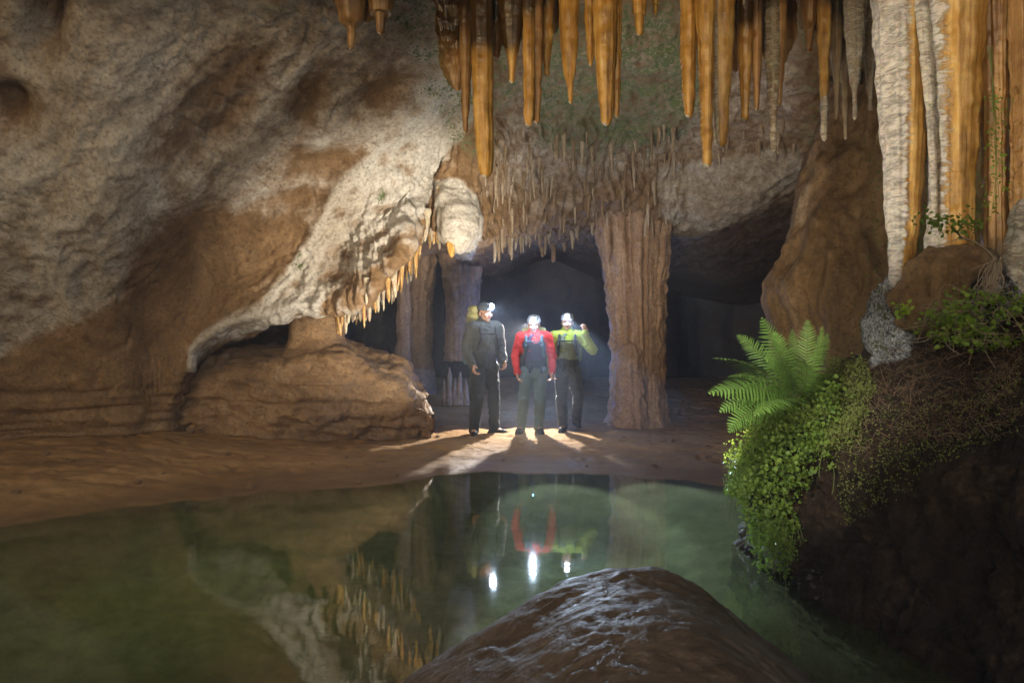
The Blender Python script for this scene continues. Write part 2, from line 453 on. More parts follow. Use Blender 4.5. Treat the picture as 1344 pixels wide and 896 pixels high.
q = full([(0, -20, 4.9), (0, 130, 5.4), (0, 290, 5.9), (0, 430, 6.7), (0, 562, 7.2)], -4.2, -3.8); cols.append(q + ground_tail(q[-1]))
q = full([(115, -20, 5.0), (122, 125, 5.5), (130, 285, 6.05), (140, 415, 6.95), (150, 560, 7.5)], -3.2, -3.0); cols.append(q + ground_tail(q[-1]))
q = full([(210, -20, 5.1), (205, 110, 5.7), (200, 265, 6.35), (200, 385, 7.2), (205, 555, 7.75)], -2.4, -2.3); cols.append(q + ground_tail(q[-1]))
cols.append(full([(255, -20, 5.15), (262, 105, 5.8), (270, 255, 6.7), (250, 380, 7.35), (250, 478, 7.55), (266, 470, 8.1), (262, 560, 8.3)], -2.1, -2.0))
cols.append(full([(300, -20, 5.2), (300, 105, 5.85), (305, 250, 6.85), (290, 360, 7.4), (292, 432, 7.5), (300, 425, 8.3), (300, 470, 8.9)], -1.8, -1.8))
cols.append(full([(345, -20, 5.25), (340, 105, 5.95), (345, 240, 6.95), (340, 345, 7.4), (338, 418, 7.5), (342, 412, 8.3), (340, 450, 9.0)], -1.6, -1.6))
cols.append(full([(420, -20, 5.3), (410, 100, 6.1), (405, 225, 7.0), (395, 330, 7.45), (392, 414, 7.5), (395, 406, 8.3), (395, 440, 9.3)], -1.3, -1.2))
cols.append(full([(470, -20, 5.4), (465, 90, 6.2), (458, 205, 7.05), (445, 310, 7.45), (440, 404, 7.4), (448, 385, 8.2), (455, 400, 9.6)], -1.1, -1.0))
cols.append(full([(530, -20, 5.5), (525, 85, 6.3), (515, 185, 7.1), (498, 285, 7.4), (488, 384, 7.3), (500, 355, 8.2), (515, 370, 10)], -.9, -.75))
cols.append(full([(585, -20, 5.6), (575, 80, 6.4), (562, 170, 7.2), (540, 245, 7.5), (533, 330, 7.3), (548, 300, 8.3), (560, 335, 10.8)], -.6, -.5))
cols.append(full([(610, -20, 5.65), (605, 80, 6.45), (590, 170, 7.35), (566, 235, 7.8), (562, 292, 7.8), (575, 290, 8.7), (590, 330, 11.2)], -.3, -.3))
cols.append(full([(650, -20, 5.7), (645, 80, 6.5), (630, 170, 7.3), (610, 245, 7.65), (603, 318, 7.7), (608, 312, 8.7), (620, 352, 12)], -.1, -.1))
cols.append(full([(690, -20, 5.75), (685, 80, 6.6), (675, 165, 7.45), (662, 240, 8.1), (655, 304, 8.4), (660, 312, 9.6), (665, 366, 13.5)], .1, .1))
cols.append(full([(735, -20, 5.8), (728, 80, 6.7), (722, 160, 7.6), (718, 230, 8.4), (715, 294, 8.9), (718, 315, 10.4), (720, 340, 15)], .3, .3))
cols.append(full([(810, -20, 5.85), (805, 80, 6.75), (802, 155, 7.7), (800, 222, 8.5), (800, 278, 9.1), (800, 308, 10.6), (800, 372, 15)], .6, .7))
cols.append(full([(895, -20, 5.9), (893, 80, 6.8), (895, 150, 7.7), (898, 215, 8.6), (892, 296, 9.3), (900, 318, 10.8), (900, 388, 15.5)], 1.0, 1.1))
cols.append(full([(945, -20, 5.85), (945, 80, 6.7), (948, 145, 7.6), (952, 205, 8.3), (958, 286, 9.0), (960, 312, 10.6), (960, 400, 16)], 1.2, 1.4))
cols.append(full([(995, -20, 5.8), (997, 80, 6.6), (1000, 140, 7.4), (1003, 195, 8.0), (1012, 258, 8.6), (1020, 295, 10.4), (1020, 392, 17)], 1.5, 1.7))
cols.append(full([(1060, -20, 5.7), (1062, 80, 6.4), (1065, 135, 7.0), (1068, 180, 7.6), (1075, 226, 8.2), (1090, 280, 10), (1090, 370, 17)], 1.9, 2.1))
cols.append(full([(1200, -20, 5.5), (1200, 60, 6.0), (1200, 110, 6.6), (1200, 150, 7.2), (1200, 200, 7.8), (1210, 260, 9.5), (1210, 345, 16)], 2.6, 2.8))
cols.append(full([(1420, -20, 5.0), (1420, 60, 5.5), (1420, 110, 6.1), (1420, 160, 6.7), (1420, 220, 7.3), (1420, 270, 9), (1420, 345, 14)], 3.6, 3.9))
cols.append([W(6, .5, 4.6), W(6.2, 3, 4.3), W(6.4, 4.3, 3.9), W(6.6, 5, 3.6), W(6.8, 5.6, 3.4), W(7, 6.4, 3.2), W(7.2, 7.3, 3.0), W(8, 9, 2.9), W(12, 14, 2.8)])

G, BC, BR = loft(cols, 0.0025)
nA, nB = G.shape[:2]
Nn = gnormals(G)
V = G.reshape(-1, 3); Nv = Nn.reshape(-1, 3)
if ((CAM - V) * Nv).sum(1)[proj(V)[:, 1] < 300].mean() < 0: Nv = -Nv
pq = proj(V)
infr = (V[:, 1] > 1.5)
def mask(poly, soft):
    return np.where(infr, sstep(soft, -soft, sdpoly(pq, poly)), 0.0)
def blob(cx, cy, rx, ry, rot=0):
    a = math.radians(rot); dx = pq[:, 0] - cx; dy = pq[:, 1] - cy
    u = dx * math.cos(a) + dy * math.sin(a); v = -dx * math.sin(a) + dy * math.cos(a)
    return np.where(infr, np.exp(-((u / rx) ** 2 + (v / ry) ** 2)), 0)
# rock forms
leftm = np.where(infr, sstep(720, 480, pq[:, 0]), 1.0)
ca, sa = math.cos(math.radians(38)), math.sin(math.radians(38))
along = V[:, 0] * ca + V[:, 2] * sa; across = -V[:, 0] * sa + V[:, 2] * ca
D1 = np.stack([along * 0.55, across * 1.9, V[:, 1] * 0.9], 1)
D1 = D1 + 0.35 * np.stack([perlin(V * 1.3), perlin(V * 1.3 + 31), perlin(V * 1.3 + 57)], 1)
rd = ridged(D1, 4, 0.55)
big = fbm(V * 0.8, 3)
D2 = np.stack([along * 3.2, across * 9.0, V[:, 1] * 6], 1)
mid = fbm(D2 + 0.4 * perlin(V * 5)[:, None], 4, 0.55)
scal = np.abs(perlin(np.stack([along * 5, across * 8, V[:, 1] * 6], 1)))     # scallops
lowbrown = np.where(infr, sstep(30, -30, sdpoly(pq, [(-600, 520), (0, 490), (60, 450), (165, 405), (195, 340), (232, 292), (330, 288), (345, 340), (300, 400), (245, 440), (245, 620), (-600, 640)])), 0)
crack = np.abs(perlin(np.stack([along * 1.1, across * 2.6, V[:, 1] * 1.4], 1) + .25 * fbm(V * 3, 3)[:, None]))
crk = np.exp(-(crack / .022) ** 2) * sstep(-.1, .3, perlin(V * .7 + 11))
disp = leftm * ((1 - .75 * lowbrown) * (0.036 * (rd - 0.5) + 0.017 * mid - 0.011 * (1 - scal)) + 0.007 * fbm(V * 16, 3) + .005 * ridged(np.stack([along * 22, across * 40, V[:, 1] * 30], 1), 3) - .035 * crk) + (1 - leftm) * (0.05 * fbm(V * np.array([2.2, 2.2, 1.2]), 4) + 0.028 * fbm(V * 9, 3))
lobe = blob(600, 283, 21, 56, -12)
disp += 0.065 * big * (1 - 0.8 * lobe)
# flutes along the shawl and lip
shawl_poly = [(246, 482), (250, 452), (290, 418), (345, 396), (385, 345), (415, 290), (440, 235), (520, 165), (585, 60), (640, 40), (625, 150), (580, 225), (552, 270), (545, 340), (490, 400), (430, 418), (335, 432), (275, 458)]
shawl = mask(shawl_poly, 9)
lipz = mask([(425, 415), (445, 330), (500, 270), (560, 215), (660, 160), (760, 160), (900, 200), (900, 330), (650, 340), (560, 320), (490, 410)], 22)
fl = np.abs(perlin(np.stack([V[:, 0] * 11 + 1.2 * perlin(V * 2), V[:, 1] * 5, V[:, 2] * 1.1], 1)))
fl2 = np.abs(perlin(np.stack([V[:, 0] * 26, V[:, 1] * 9, V[:, 2] * 2.2 + 7], 1)))
disp += lipz * (0.075 * (0.5 - 1.6 * fl) + 0.02 * (0.5 - fl2)) * (1 - 0.85 * lobe)
# shawl: webs of crust over shallow hollows
web = ridged(np.stack([along * 2.6, across * 5.2, V[:, 1] * 3], 1), 3, 0.5)
disp += shawl * (0.022 * (web - 0.4) + 0.012 * ridged(np.stack([along * 9, across * 16, V[:, 1] * 9], 1), 3))
disp += lobe * (0.15 + 0.03 * fbm(V * 7, 3))
def seg_d(pts):
    d = np.full(len(pq), 1e9)
    for a, c in zip(pts[:-1], pts[1:]):
        a = np.array(a, float); c = np.array(c, float); e = c - a; w_ = pq - a
        t = np.clip((w_ @ e) / (e @ e), 0, 1); d = np.minimum(d, np.linalg.norm(w_ - t[:, None] * e, axis=1))
    return np.where(infr, d, 1e9)
rimd = seg_d([(249, 482), (254, 458), (270, 438), (300, 421), (335, 411), (385, 402), (420, 398)])
rim = np.exp(-(rimd / 5.0) ** 2)
rim2 = np.exp(-(seg_d([(300, 414), (345, 393), (385, 345), (420, 290), (450, 235), (520, 165)]) / 8.0) ** 2)
disp += .07 * rim + .03 * rim2
# hollows seen in the wall
hol = [(5, 138, 30, 26, 0, .35), (62, 10, 22, 45, 10, .4), (285, 120, 60, 30, -35, .10), (250, 185, 30, 55, 40, .08), (300, 160, 16, 60, 45, .10), (430, 215, 60, 22, -15, .14), (390, 262, 50, 16, -8, .14), (445, 345, 16, 34, 15, .12),
       (270, 330, 22, 60, 5, .14), (330, 325, 30, 28, 0, .08), (405, 140, 22, 40, 15, .14), (505, 120, 30, 30, 0, .06), (520, 205, 34, 14, -30, .08), (372, 300, 22, 22, 0, .04)]
hm = 0
for (x, y, rx, ry, r, a) in hol:
    b_ = blob(x, y, rx, ry, r); disp -= a * b_; hm = np.maximum(hm, b_)
# strata cracks low on the left wall
low = np.where(infr, sstep(470, 520, pq[:, 1]) * sstep(330, 250, pq[:, 0]), 0)
disp += low * 0.05 * ridged(np.stack([V[:, 0] * .35, V[:, 1] * .4, V[:, 2] * 7], 1), 3)
edge = np.where(V[:, 1] > 13, 0.3, 1.0)
V2 = V + Nv * (disp * edge)[:, None]
# minerals
calc = np.zeros(len(V))
calc = np.maximum(calc, mask([(-400, 480), (-300, 100), (0, 200), (70, 150), (150, 40), (270, 10), (330, 30), (240, 110), (190, 200), (225, 215), (215, 285), (185, 330), (160, 392), (80, 430), (0, 475)], 16) * 0.72)
calc = np.maximum(calc, mask([(180, 225), (290, 130), (330, 140), (400, 60), (420, 90), (300, 200), (200, 240)], 14) * 0.7)
calc = np.maximum(calc, mask([(0, 0), (140, -40), (330, -40), (400, 20), (300, 60), (160, 80), (60, 120), (0, 190)], 30) * 0.62)
calc = np.maximum(calc, mask([(400, 170), (470, 90), (600, 20), (640, 60), (600, 160), (520, 190), (430, 230)], 25) * 0.55)
calc = np.maximum(calc, mask([(-600, 300), (-600, -200), (640, -200), (640, 60), (600, 200), (470, 260), (360, 300), (240, 285), (170, 390), (0, 470), (-600, 500)], 30) * (.52 + .10 * big))
calc = np.maximum(calc, shawl * (0.72 + 0.5 * (web - 0.55)))
calc = np.maximum(calc, mask([(575, 240), (605, 235), (630, 290), (618, 335), (598, 335), (580, 300)], 8) * 1.6)
calc = np.maximum(calc, mask([(640, 60), (900, 0), (1060, 0), (1060, 190), (900, 220), (700, 290), (640, 240)], 30) * 0.42)
calc = np.maximum(calc, mask([(860, 215), (1050, 190), (1075, 230), (990, 285), (900, 320), (860, 280)], 12) * 0.62)
lowedge = mask([(418, 425), (436, 385), (500, 345), (530, 300), (560, 285), (556, 345), (500, 400), (440, 425)], 10)
calc = calc - 0.75 * lowedge * (1 - lobe)
calc = calc + 0.16 * leftm * (rd - 0.6) - .5 * lowbrown * (1 - shawl) - 0.55 * np.minimum(hm, 1) * (1 - lobe)
calc = np.maximum(calc, 1.3 * rim + .0)
calc = np.maximum(calc, 1.0 * rim2 * shawl)
moss = mask([(480, -30), (690, -30), (700, 120), (640, 230), (590, 200), (520, 60)], 30) * 0.6
moss = np.maximum(moss, mask([(690, 20), (900, -20), (1000, 0), (900, 200), (760, 220), (690, 190)], 30) * 0.72)
moss = np.maximum(moss, mask([(1020, -30), (1300, -30), (1300, 330), (1090, 330), (1040, 160)], 25) * 0.5)
moss = np.maximum(moss, blob(500, 258, 9, 14) * 0.9 * (1 - lobe))
moss = np.maximum(moss, blob(395, 345, 20, 20) * 0.55)
moss = np.maximum(moss, blob(360, 12, 40, 20) * 0.6)
ceil_me = mesh_np('cave_wall', V2, gridfaces(nA, nB), attrs={'calcite': np.clip(calc, -0.5, 1.4), 'moss': moss})
o = link('cave_wall', ceil_me, M['wall'])
tag(o, 'sloping brown limestone wall and ceiling streaked with white calcite', 'cave wall', kind='structure')
CV = V2.reshape(nA, nB, 3); CPQ = pq.reshape(nA, nB, 2)

# ------------------------------------------------------------------ rear chamber
def netpatch(name, net, mat, amp, freq, label, ang=0.006, calc=0.0, kind='structure', aniso=(1, 1, 1)):
    G, _, _ = loft(net, ang); a, b = G.shape[:2]
    n = gnormals(G).reshape(-1, 3); v = G.reshape(-1, 3)
    if ((CAM - v) * n).sum(1).mean() < 0: n = -n
    d = amp * fbm(v * freq * np.array(aniso), 5, 0.55) + amp * 0.4 * ridged(v * freq * 0.6 * np.array(aniso), 3)
    v = v + n * d[:, None]
    me = mesh_np(name, v, gridfaces(a, b), attrs={'calcite': np.full(len(v), calc), 'moss': np.zeros(len(v))})
    o = link(name, me, mat); tag(o, label, 'cave wall', kind=kind); return o
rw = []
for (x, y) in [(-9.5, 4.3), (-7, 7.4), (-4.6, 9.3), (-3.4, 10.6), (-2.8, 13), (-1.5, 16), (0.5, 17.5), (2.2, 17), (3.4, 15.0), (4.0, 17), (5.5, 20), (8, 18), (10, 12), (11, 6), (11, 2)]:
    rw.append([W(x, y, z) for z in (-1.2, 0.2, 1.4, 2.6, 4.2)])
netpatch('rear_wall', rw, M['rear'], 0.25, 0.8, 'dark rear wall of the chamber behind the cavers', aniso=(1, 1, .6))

# ------------------------------------------------------------------ ground
shx = np.array([-14, -9, -6, -3.61, -3.08, -2.39, -1.5, -.81, -.24, .36, .95, 1.5, 1.95, 2.6, 4, 9, 14])
shy = np.array([2.0, 2.6, 3.7, 4.75, 5.25, 5.75, 6.1, 6.5, 6.85, 6.72, 6.6, 6.45, 6.1, 5.6, 5.0, 4.0, 3.5])
def ground_z(x, y):
    ys = np.interp(x, shx, shy)
    q = np.stack([x, y, x * 0], 1)
    ys = ys + 0.16 * fbm(q * 0.9, 3) + 0.06 * fbm(q * 4, 3)
    d = (y - ys) * 0.9
    land = 0.125 * (1 - np.exp(-np.maximum(d, 0) / 1.1)) + 0.05 * np.maximum(d, 0) * sstep(-1.2, -4.5, x) + 0.10 * np.maximum(y - 10.2, 0) * sstep(17, 14, y)
    land = land + (0.022 * fbm(q * np.array([2.0, 3.0, 1]), 5, .55) + .010 * ridged(q * np.array([4.5, 7, 1]), 3) - .03 * np.exp(-(np.abs(perlin(q * np.array([3.2, 4.6, 1]) + 40) - .45) / .09) ** 2)) * sstep(0, 1.0, d)
    bed = -0.62 * (1 - np.exp(np.minimum(d, 0) / 1.3)) + 0.05 * fbm(q * 1.4, 4) * sstep(0, -0.8, d)
    back = sstep(-1.0, -3.0, y) * 0.9
    return np.where(d > 0, land + 0.004, bed) + back
gx = np.concatenate([np.linspace(-40, -7, 24)[:-1], np.linspace(-7, 5, 420), np.linspace(5, 40, 24)[1:]])
gy = np.concatenate([np.linspace(-40, 0.5, 30)[:-1], np.linspace(0.5, 13, 460), np.linspace(13, 40, 30)[1:]])
GX, GY = np.meshgrid(gx, gy, indexing='ij')
gz = ground_z(GX.ravel(), GY.ravel())
gm = mesh_np('ground', np.stack([GX.ravel(), GY.ravel(), gz], 1), gridfaces(len(gx), len(gy))[:, ::-1])
tag(link('ground', gm, M['ground']), 'brown sandy cave floor sloping into the pool', 'ground', kind='structure')
def gzat(x, y): return float(ground_z(np.array([x]), np.array([y]))[0])

wv = np.array([[-14, -3, 0], [9, -3, 0], [9, 9, 0], [-14, 9, 0]], float)
tag(link('water', mesh_np('water', wv, np.array([[0, 1, 2, 3]])), M['water']), 'still green pool on the cave floor', 'water', kind='structure')

# ------------------------------------------------------------------ ledge of rock on the left
lg = []
#      px,  top_y, top_Y, crest... rows: back, top, front brow, mid, foot, buried
for (px, yt, yb, Yf, Yt, Yb) in [(205, 525, 548, 8.0, 8.1, 8.7), (245, 494, 550, 7.95, 8.2, 8.9), (290, 475, 551, 7.9, 8.3, 9.1), (340, 473, 552, 7.85, 8.35, 9.2), (385, 472, 553, 7.85, 8.35, 9.2), (420, 469, 553, 7.9, 8.3, 9.2),
                                 (450, 463, 553, 7.95, 8.35, 9.2), (480, 478, 552, 8.0, 8.4, 9.2), (508, 485, 551, 8.05, 8.4, 9.1), (530, 490, 550, 8.1, 8.4, 9.0), (545, 522, 549, 8.2, 8.45, 8.8), (556, 545, 552, 8.3, 8.5, 8.7), (566, 557, 560, 8.4, 8.5, 8.6)]:
    ym = (yt * .45 + yb * .55)
    pb = P(px, yt, Yb); pb[2] = P(px, yt, Yt)[2] + .02
    pd = pb + W(0, .5, -1.0)
    lg.append([pd, pb, P(px, yt, Yt), P(px, yt + 6, Yf + .16), P(px - 3, yt + 18, Yf), P(px + 2, yb - 14, Yf), P(px, yb + 2, Yf + .06), P(px, yb + 50, Yf + .2)])
G, _, _ = loft(lg, 0.0028); a, b = G.shape[:2]
n = gnormals(G).reshape(-1, 3); v = G.reshape(-1, 3)
if ((CAM - v) * n).sum(1).mean() < 0: n = -n
vn = v * np.array([.9, .9, 5.5]) + 0.3 * fbm(v * 1.5, 2)[:, None]
zz = v[:, 2] + .05 * fbm(v * np.array([.8, .8, 0]) + 3, 2) + .02 * (v[:, 0] + 3)
d = 0.018 * ridged(vn, 4, .55) + 0.03 * fbm(v * 2.2, 4) + 0.02 * fbm(v * 9, 3) + .008 * ridged(v * 22, 2)
for z0, st_ in ((.30, .07), (.60, .05)):
    wv_ = sstep(-.35, .25, perlin(v * 1.1 + z0 * 50))
    d += wv_ * (st_ * (sstep(z0 - .012, z0 + .02, zz) - .5) - .045 * np.exp(-((zz - z0) / .016) ** 2))
jn = np.abs(perlin(np.stack([v[:, 0] * 1.7, v[:, 1] * .6, v[:, 2] * .5 + np.floor(zz / .26) * 3.3], 1)))
d -= .03 * np.exp(-(jn / .03) ** 2)
d += .04 * ridged(v * np.array([2.5, 2.5, 4]), 3) - .02
v = v + n * d[:, None]
me = mesh_np('rock_ledge', v, gridfaces(a, b), attrs={'calcite': 0.1 + 0.2 * fbm(v * 2, 2), 'moss': np.zeros(len(v))})
tag(link('rock_ledge', me, M['ledge']), 'low layered brown rock ledge under the white flowstone shawl', 'rock ledge')
# pillar of rock between ledge and shawl
def spine(stations, seg=36, step=0.025, flute=0.0, ff=5, rough=0.02, rf=8, seed=0, closed_tip=True, calc=None, flat=1.0, tipround=True, zs=1.0):
    """stations: (px, py, halfwidth_px, Y) from top down -> verts, faces, attrs"""
    st = np.array([np.r_[P(s[0], s[1], s[3]), s[2] / F * s[3]] for s in stations])
    L = np.r_[0, np.cumsum(np.linalg.norm(np.diff(st[:, :3], axis=0), axis=1))]
    m = max(8, int(L[-1] / step))
    s = np.linspace(0, L[-1], m)
    # smooth interpolation
    q = np.stack([np.interp(s, L, st[:, k]) for k in range(4)], 1)
    for _ in range(max(2, m // 40)):
        q[1:-1] = (q[:-2] + 2 * q[1:-1] + q[2:]) / 4
    if tipround:
        r_end = q[-1, 3]; e = L[-1] - s
        k = np.clip(e / (1.5 * max(r_end, .008)), 0, 1)
        q[:, 3] *= np.sqrt(np.maximum(1 - (1 - k) ** 2, 0.0009))
    th = np.linspace(0, 2 * PI, seg, endpoint=False)
    ct, sn = np.cos(th), np.sin(th)
    Z = q[:, 2][:, None] + 0 * th
    dirs = np.stack([ct, sn], 1)
    p3 = np.stack([np.repeat(q[:, 0][:, None], seg, 1) * 0 + ct * ff, sn * ff + 0 * Z, Z * 0.5 * zs + seed * 13.7], -1).reshape(-1, 3)
    f1 = perlin(p3).reshape(m, seg); f2 = perlin(p3 * np.array([2.1, 2.1, 1.0]) + 5).reshape(m, seg)
    R = q[:, 3][:, None] * (1 + flute * ((0.5 - 1.7 * np.abs(f1)) + 0.5 * (0.5 - 1.7 * np.abs(f2))))
    X = q[:, 0][:, None] + R * ct; Y = q[:, 1][:, None] + R * sn * flat
    v = np.stack([X, Y, Z + 0 * X], -1).reshape(-1, 3)
    nz = fbm(v * rf + seed * 3.1, 3)
    nr = np.stack([np.tile(ct, m), np.tile(sn, m), np.zeros(m * seg)], 1)
    amp = np.repeat(q[:, 3], seg)
    v = v + nr * (nz * np.minimum(rough, 0.35 * amp))[:, None]
    f = gridfaces(m, seg, True)
    tip = q[-1, :3] - W(0, 0, .002)
    v = np.vstack([v, tip, q[0, :3]])
    last = (m - 1) * seg + np.arange(seg)
    t1 = np.stack([last, np.roll(last, -1), np.full(seg, m * seg)], 1)
    fr = np.arange(seg); t2 = np.stack([np.roll(fr, -1), fr, np.full(seg, m * seg + 1)], 1)
    theta = np.r_[np.tile(th, m), 0, 0]; tt = np.r_[np.repeat(s / L[-1], seg), 1, 0]
    return v, [f[:, ::-1], t1[:, ::-1], t2[:, ::-1]], theta, tt, q

def add_spine(name, stations, mat, label, cat, group=None, calcf=None, darkf=None, parent=None, **kw):
    v, f, th, tt, q = spine(stations, **kw)
    org = q[0, :3] if kw.get('origin_top', True) else q[-1, :3]
    c = calcf(th, tt) if calcf else np.zeros(len(v)); ms = darkf(th, tt) if darkf else np.zeros(len(v))
    me = mesh_np(name, v - org, f, attrs={'calcite': c, 'moss': ms})
    o = link(name, me, mat, parent, org)
    if parent is None: tag(o, label, cat, group)
    return o

add_spine('rock_pillar', [(418, 385, 46, 8.45), (417, 420, 35, 8.45), (416, 445, 33, 8.45), (420, 462, 44, 8.45), (424, 478, 62, 8.45), (424, 500, 80, 8.45)], M['ledge'], 'short brown rock pillar joining the ledge to the shawl above', 'rock pillar', rough=0.04, rf=5, flute=.1, seed=3, tipround=False)

# columns in the chamber
colm = empty('fluted_column', P(838, 556, 9.7), 'broad fluted flowstone column right of the cavers', 'column')
def relcol(stations, **kw):
    v, f, th, tt, q = spine(stations, **kw); return v, f, th, tt
v, f, th, tt = relcol([(832, 225, 100, 9.7), (832, 250, 78, 9.7), (832, 268, 60, 9.7), (832, 285, 52, 9.7), (832, 303, 47, 9.7), (833, 330, 42, 9.7), (835, 375, 36, 9.7), (837, 430, 32, 9.7), (838, 480, 31, 9.7), (838, 520, 32, 9.7), (838, 545, 36, 9.7), (838, 560, 42, 9.7), (838, 572, 50, 9.7), (838, 590, 60, 9.7)], seg=140, step=.012, flute=.26, ff=6.4, rough=.04, rf=5, seed=1, tipround=False, zs=0.5)
link('fluted_shaft', mesh_np('fluted_shaft', v - np.array(colm.location), f, attrs={'calcite': 0.25 * np.sin(th * 9), 'moss': th * 0}), M['column'], colm)
v, f, th, tt = relcol([(827, 448, 2, 9.45), (827, 452, 11, 9.45), (827, 463, 17, 9.45), (826, 490, 19, 9.45), (828, 520, 22, 9.45), (829, 553, 26, 9.45), (829, 580, 28, 9.45)], seg=60, step=.015, flute=.12, ff=2.5, rough=.03, rf=9, seed=5, tipround=False)
link('stalagmite_boss', mesh_np('stalagmite_boss', v - np.array(colm.location), f, attrs={'calcite': th * 0 + .1, 'moss': th * 0}), M['column'], colm)
for i, (px, w, y1) in enumerate([(797, 7, 345), (812, 9, 362), (852, 8, 372), (868, 8, 350), (790, 6, 318), (876, 6, 318), (840, 7, 340)]):
    v, f, th, tt = relcol([(px, 262, w * 1.3, 9.35), (px, 300, w, 9.32), (px + 1, y1 - 15, w * .7, 9.36), (px + 1, y1, w * .35, 9.4)], seg=20, step=.02, flute=.15, rough=.015, seed=20 + i)
    link('drapery', mesh_np('drapery', v - np.array(colm.location), f, attrs={'calcite': th * 0 + .1, 'moss': th * 0}), M['column'], colm)

add_spine('cave_column', [(552, 270, 34, 12.4), (552, 320, 27, 12.4), (548, 360, 21, 12.4), (546, 420, 19, 12.4), (547, 470, 19, 12.4), (548, 500, 22, 12.4), (548, 525, 26, 12.4)], M['column'], 'tall brown column in the chamber left of the cavers', 'column', seg=70, step=.02, flute=.2, ff=3.4, rough=.035, rf=6, seed=2, tipround=False)
add_spine('cave_column', [(528, 300, 12, 12.0), (529, 380, 9, 12.0), (530, 450, 9, 12.0), (528, 505, 12, 12.0), (528, 525, 13, 12.0)], M['column'], 'thin dark column fused beside the tall brown column', 'column', seg=30, step=.03, flute=.2, ff=2, rough=.03, rf=6, seed=8, tipround=False)
add_spine('hanging_column', [(604, 300, 36, 11.8), (606, 345, 26, 11.8), (607, 400, 20, 11.8), (606, 450, 20, 11.8), (606, 472, 22, 11.8), (606, 474, 20, 11.8)], M['column'], 'broken hanging column with a flat end behind the tallest caver', 'column', seg=60, step=.02, flute=.16, ff=3, rough=.035, rf=6, seed=4, tipround=False)
for i, (px, y0, w) in enumerate([(590, 482, 3.4), (597, 495, 3.0), (604, 488, 3.6), (583, 498, 2.6), (611, 497, 3)]):
    add_spine('stalagmite', [(px, y0, w * .25, 11.2), (px, y0 + 10, w * .8, 11.2), (px, 515, w * 1.2, 11.2), (px, 532, w * 1.6, 11.2)], M['column'], 'slim pale stalagmite in the small cluster below the hanging column', 'stalagmite', 'stalagmites below the hanging column', seg=16, step=.02, flute=.15, rough=.02, seed=30 + i, tipround=False)

# ------------------------------------------------------------------ right flowstone wall
fw = []
ys_ = [110, 170, 240, 320, 380, 450, 560, 680]
sx_ = [1098, 1082, 1056, 1038, 1018, 1020, 1012, 1010]
for k, Yk in enumerate([(110, 9.0), (22, 7.8), (0, 6.9), (14, 6.35), (48, 6.05), (100, 5.8), (190, 5.5), (400, 5.1), (750, 4.3), (1300, 3.0)]):
    off, Yv = Yk
    fw.append([P(x + off * (1 if k else .5), y, Yv - (0.0 if y < 300 else 0.1)) for x, y in zip(sx_, ys_)])
G, _, _ = loft(fw, 0.003); a, b = G.shape[:2]
n = gnormals(G).reshape(-1, 3); v = G.reshape(-1, 3)
if ((CAM - v) * n).sum(1).mean() < 0: n = -n
q2 = proj(v)
fl = np.abs(perlin(np.stack([v[:, 0] * 4 + .6 * perlin(v * 1.5), v[:, 1] * 3, v[:, 2] * .55], 1)))
fl3 = np.abs(perlin(np.stack([v[:, 0] * 10 + .8 * perlin(v * 2), v[:, 1] * 7, v[:, 2] * .9 + 3], 1)))
d = 0.13 * (0.4 - fl) + 0.05 * (.4 - fl3) + 0.07 * fbm(v * np.array([1.6, 1.6, .8]), 4) + 0.03 * fbm(v * np.array([8, 8, 5]), 4)
d += 0.05 * np.exp(-((q2[:, 0] - 1018) / 22) ** 2 - ((q2[:, 1] - 392) / 34) ** 2)
v = v + n * d[:, None]
mo = sstep(1070, 1150, q2[:, 0]) * 0.52 * sstep(120, 200, q2[:, 1]) + 0.2 * sstep(1150, 1250, q2[:, 0])
me = mesh_np('flowstone_wall', v, gridfaces(a, b), attrs={'calcite': 0.55 * fbm(v * np.array([4, 4, .5]), 3) - .02, 'moss': mo})
tag(link('flowstone_wall', me, M['flow']), 'orange brown flowstone wall behind the fern', 'cave wall', kind='structure')

# ------------------------------------------------------------------ right bank
bk = []
for (Y, xs, zt, out) in [(-2.5, 2.3, 1.0, 1), (0.3, 2.0, 1.0, 1), (1.6, 1.85, 1.0, 1), (2.6, 1.70, .97, 1), (3.2, 1.62, .97, 1), (3.6, 1.53, .98, 1), (3.95, 1.44, .98, 1), (4.25, 1.50, .92, 1), (4.6, 1.62, .8, 1), (5.1, 2.0, .62, 1), (5.8, 2.6, .5, 1)]:
    prof = [(.35, -.7), (.02, -.25), (0, 0.02), (.03, .25), (.08, .50), (.16, .74), (.34, .94), (.62, 1.12), (.80, 1.36), (.93, 1.60), (1.25, 1.80), (1.9, 1.98), (3.2, 2.3), (6, 2.6)]
    bk.append([W(xs + dx, Y, z * (zt if z > 0 else 1)) for dx, z in prof])
G, _, _ = loft(bk, 0.0032); a, b = G.shape[:2]
n = gnormals(G).reshape(-1, 3); v = G.reshape(-1, 3)
if ((W(-2, 2, 2) - v) * n).sum(1).mean() < 0: n = -n
d = 0.09 * fbm(v * 1.7, 4, .55) + 0.035 * fbm(v * 7, 4) + 0.03 * ridged(v * 2.5, 3) + .016 * ridged(v * 15, 3) + .012 * fbm(v * 30, 2)
v = v + n * d[:, None]
q2 = proj(v)
def m2(poly, soft): return np.where(v[:, 1] > 1, sstep(soft, -soft, sdpoly(q2, poly)), 0)
ca_ = m2([(1165, 378), (1198, 372), (1205, 420), (1195, 470), (1140, 482), (1148, 420)], 8) * .75
ca_ = np.maximum(ca_, m2([(995, 700), (1030, 690), (1035, 750), (1005, 756)], 8) * .5)
ca_ = np.maximum(ca_, m2([(1050, 735), (1090, 750), (1085, 800), (1055, 780)], 8) * .35)
